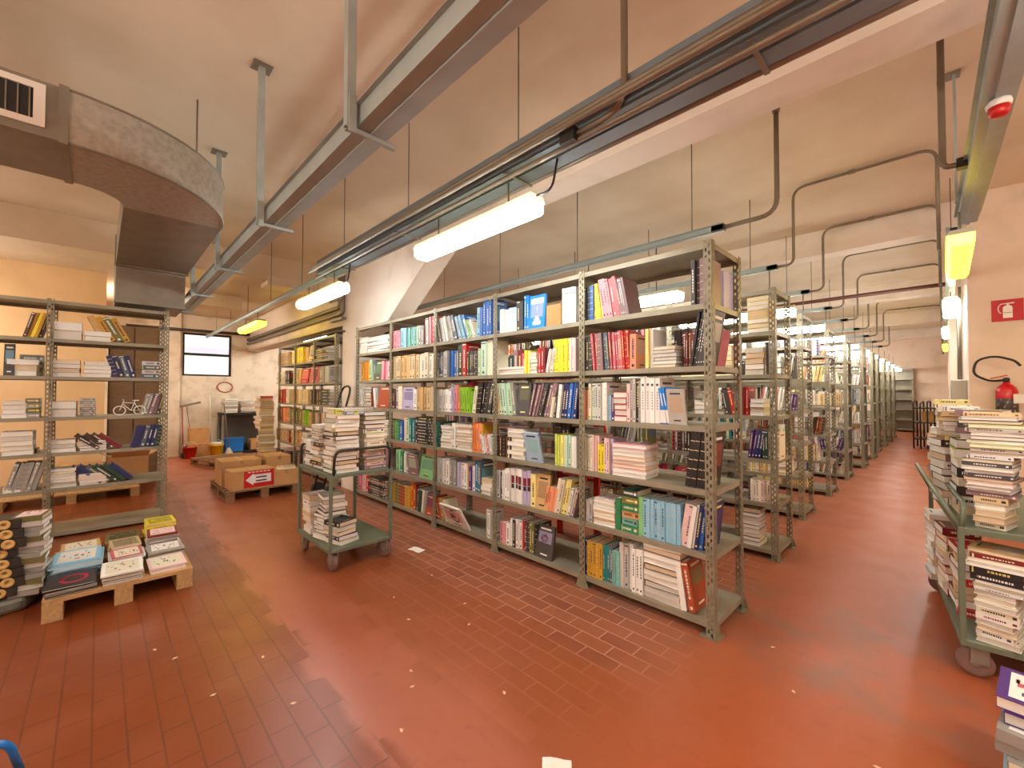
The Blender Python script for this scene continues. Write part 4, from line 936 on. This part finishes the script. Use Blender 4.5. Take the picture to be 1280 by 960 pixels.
# ------------------------------------------------------------------ right wall: sign, extinguisher, cabinets
sg = thing('safety_sign', 'red sign with a white extinguisher pictogram on the wall above the extinguisher', 'sign', (.38, 7.19, 2.45))
MB().box(0, 0, -.12, .235, .006, .12, rgb(196, 22, 34)).build('plate', PAINTM, sg)
WH = rgb(244, 240, 236); pg = MB(); e = -.003
cyl = [(.085, -.085), (.155, -.085), (.155, .03), (.148, .045), (.13, .055), (.13, .068), (.112, .068), (.112, .055), (.092, .045), (.085, .03)]
pg.prism(cyl, e, 0, 'Y', WH); pg.prism([(.10, .07), (.165, .07), (.172, .085), (.10, .08)], e, 0, 'Y', WH)
pg.tube([(.108, -.001, .074)] + [(.085 - .035 * math.sin(rad(a)), -.001, .02 + .055 * math.cos(rad(a))) for a in range(10, 170, 15)], .005, 6, WH)
pg.box(.088, e - .001, -.03, .152, e, -.024, rgb(196, 22, 34)); pg.build('pictogram', PAINTM, sg)
fx = thing('fire_extinguisher', 'red fire extinguisher with black hose hung on the wall at the cart', 'extinguisher', (.47, 7.05, 1.22))
MB().lathe([(.07, 0), (.082, .01), (.082, .33), (.07, .37), (.045, .40), (.028, .41), (.028, .43)], 28).build('cylinder', mat('extinguisher_red', rgb(200, 20, 32), .25, 0, .1, 4), fx)
lbm = MB()
lbm.lathe([(.0828, .06), (.0832, .061), (.0832, .25), (.0828, .251)], 28).build('label', mat('extinguisher_label', rgb(56, 44, 40), .4, 0, .6, 40, col2=rgb(190, 170, 150), thr=(.55, .7)), fx)
v = MB().lathe([(.02, .43), (.026, .435), (.026, .47), (.012, .48)], 14).build('valve', DARK, fx)
MB().box(-.0, -.012, .47, .13, .012, .482, M=Matrix.Translation((0, 0, 0)) @ Matrix.Rotation(rad(-14), 4, 'Y') @ Matrix.Translation((0, 0, .01))).build('lever', REDP, v)
MB().tube(bend([(-.02, 0, .45), (-.12, -.02, .44), (-.25, -.02, .52), (-.22, -.02, .68), (-.08, -.02, .72), (.06, -.02, .66), (.1, -.02, .60)], .12, 6), .012, 10).build('hose', CABLE, fx)
tag_ = MB().box(.04, -.09, .2, .12, -.086, .3).build('inspection_tag', WHITEP, fx)
MB().box(-.06, .08, .3, .06, .145, .33).build('wall_bracket', DARK, fx)
for k, (yy, z, w_, h_) in enumerate(((7.75, 1.40, .34, .3), (8.6, 1.32, .3, .34), (9.1, 1.2, .25, .25))):
    e_ = thing('electrical_box', 'grey electrical box on the right wall, %s past the corner' % ordn(k + 1), 'electrical box', (.2, yy, z))
    MB().rbox(-.14, 0, 0, -.001, w_, h_, .01).build('case', mat('grey_enclosure', rgb(186, 180, 166), .5, 0, .1, 6), e_); MB().box(-.146, .02, .02, -.14, w_ - .02, h_ - .02).build('cover', mat('grey_enclosure'.strip(), None), e_)
    MB().tube([(-.05, w_ / 2, h_), (-.05, w_ / 2, 2.9 - z)], .014, 8).build('feed_conduit', CONDM, e_)
# dark frame stack near the far end of the aisle
ck = thing('stacked_frames', 'black metal frames stored at the far end of the aisle', 'metal frames', (-.62, 16.2, 0))
for k in range(5):
    x = -.0 + .14 * k
    MB().tube(bend([(x, 0, 0), (x, 0, 1.3 - .05 * (k % 2)), (x + .05, .8, 1.3), (x + .05, .8, 0)], .1), .02, 6).build('loop', DARK, ck)
for z in (.25, .7, 1.1): MB().box(0, 0, z, .62, .8, z + .03).build('shelf_board', DARK, ck)
bx2 = carton('dark pink box on the stored black frames', -.45, 16.3, .73, .4, .3, .3, 0)
# ------------------------------------------------------------------ floor bits
def sheet(label, x, y, lx, ly, rz, c=(238, 232, 222), name='paper_sheet', cat='paper'):
    mb = MB(); n = 4
    for i in range(n):
        x0, x1 = lx * i / n, lx * (i + 1) / n; z0, z1 = .0035 + .004 * math.sin(i * 1.3), .0035 + .004 * math.sin((i + 1) * 1.3)
        mb.add([(x0, 0, z0), (x1, 0, z1), (x1, ly, z1), (x0, ly, z0), (x0, 0, z0 + .001), (x1, 0, z1 + .001), (x1, ly, z1 + .001), (x0, ly, z0 + .001)],
               [(0, 3, 2, 1), (4, 5, 6, 7), (0, 1, 5, 4), (3, 7, 6, 2)] + ([(0, 4, 7, 3)] if i == 0 else []) + ([(1, 2, 6, 5)] if i == n - 1 else []))
    tag(mb.build(name, mat('loose_paper_%d_%d' % c[:2], rgb(*c), .8, 0, .1, 8), loc=(x, y, .001), rot=(0, 0, rad(rz))), label, cat)
sheet('white sheet of paper on the floor beside the green trolley', -3.66, 2.16, .15, .09, 15)
sheet('white paper corner on the floor close to the camera', -1.13, 1.27, .12, .1, 40)
ws = [(-3.3, .25), (-3.1, .32), (-2.75, .7), (-2.25, .72), (-2.9, 1.6), (-2.55, 1.5), (-2.2, 1.75), (-2.05, 1.25), (-1.95, 1.2), (-1.6, 1.5), (-.75, 2.9), (-.55, 2.55), (-.2, 2.3), (-2.6, .45), (-1.75, 1.0), (-2.45, 1.9), (-3.0, 2.0)]
for k, (x, y) in enumerate(ws):
    o_ = MB().prism([(0, 0), (.02, .004), (.026, .014), (.008, .017)], 0, .002, 'Z').build('paper_scrap', mat('scrap', rgb(226, 190, 160), .8, 0, .1, 8), loc=(x, y, .001), rot=(0, 0, k * 1.3))
    tag(o_, 'tiny pale scrap of paper lying on the red tile floor', 'paper scrap', 'paper scraps on the floor')
bl = thing('hand_dolly', 'blue tubular dolly handle poking in beside the tile floor edge', 'dolly', (-2.575, -.25, 0))
MB().tube(bend([(-.05, -.30, .05), (.02, -.30, .2), (.06, .02, .2), (-.0, .05, .03)], .06), .013, 12).build('loop_handle', BLUEP, bl)
MB().rbox(-.6, -.7, .0, -.1, -.26, .045, .01).build('platform', BLUEP, bl)
# ------------------------------------------------------------------ books become objects: those that show largest singly, the rest as one stock
def views(step=1.6):
    """how much of every book shows from the viewpoint: rays against the whole room with each book as a plain block"""
    from mathutils.bvhtree import BVHTree
    bpy.context.view_layer.update(); V, P, own = [], [], []
    for o in bpy.data.objects:
        if o.type != 'MESH' or 'pane' in o.name: continue
        me = POSTFAR if o.data == POSTME else o.data; M = o.matrix_world; k = len(V)
        V += [M @ v.co for v in me.vertices]; P += [[k + q for q in p.vertices] for p in me.polygons]; own += [-1] * len(me.polygons)
    for b in BOOKS:
        k = len(V); M, w, h, d = b[:4]
        V += [M @ Vector((x, y, z)) for z in (0, h) for y in (0, d) for x in (0, w)]
        P += [[k + q for q in f] for f in ((0, 2, 3, 1), (4, 5, 7, 6), (0, 1, 5, 4), (1, 3, 7, 5), (3, 2, 6, 7), (2, 0, 4, 6))]; own += [b[8]] * 6
    T = BVHTree.FromPolygons(V, P); n = {}; eye = Vector((0, 0, CH))
    for j in range(int(960 / step)):
        for i in range(int(1280 / step)):
            hit = T.ray_cast(eye, CFW * CF + CRT * (i * step - 640) + CUP * (480 - j * step))
            if hit[2] is not None and own[hit[2]] >= 0: n[own[hit[2]]] = n.get(own[hit[2]], 0) + 1
    return n
NV = views()
SELS = set(sorted((i for i in NV if BOOKS[i][9] == 'book'), key=lambda i: (-NV[i], i))[:300]) | {i for i in NV if BOOKS[i][9] != 'book' and NV[i] > 1}
stock, stockp = MB(), MB(); seen = {}
for b in BOOKS:
    M, w, h, d, cn, st, label, fl, i, kind = b
    cv, pg = book_geo(w, h, d, cn, st, random.Random(i * 13 + 5))
    if i in SELS:
        k = seen.get(label, 0); seen[label] = k + 1
        o = cv.build(kind, BOOKM, M=M); grp = label.split(', ')[-1]
        grp = grp.split(' in the ')[-1]; grp = ('books on the ' if kind == 'book' else 'magazines of the ') + grp
        tag(o, label, kind, grp)
        put("page_block", pg.mesh("page_block", PAPER), o)
    else:
        for src, dst in ((cv, stock), (pg, stockp)):
            o0 = len(dst.v); dst.v += [tuple(M @ Vector(p)) for p in src.v]; dst.f += [[q + o0 for q in f] for f in src.f]; dst.c += src.c; dst.sm += src.sm; dst.mi += src.mi
so = stock.build('book_stock', BOOKM); tag(so, 'the many further books packed on the shelves and carts', 'books', kind='stuff')
stockp.build('page_blocks', PAPER, so)['kind'] = 'stuff'
# ------------------------------------------------------------------ daylight outside, view
w = bpy.data.worlds.new('sky'); SC.world = w; w.use_nodes = True
w.node_tree.nodes['Background'].inputs[0].default_value = (.85, .93, 1, 1); w.node_tree.nodes['Background'].inputs[1].default_value = 2.4
SC.view_settings.view_transform = 'Standard'; SC.view_settings.look = 'None'; SC.view_settings.exposure = .8; SC.view_settings.gamma = 1; SC.view_settings.use_curve_mapping = False
SC.cycles.max_bounces = 8; SC.cycles.diffuse_bounces = 5; SC.cycles.glossy_bounces = 3; SC.cycles.transmission_bounces = 4; SC.cycles.sample_clamp_indirect = 6; SC.cycles.caustics_reflective = False; SC.cycles.caustics_refractive = False
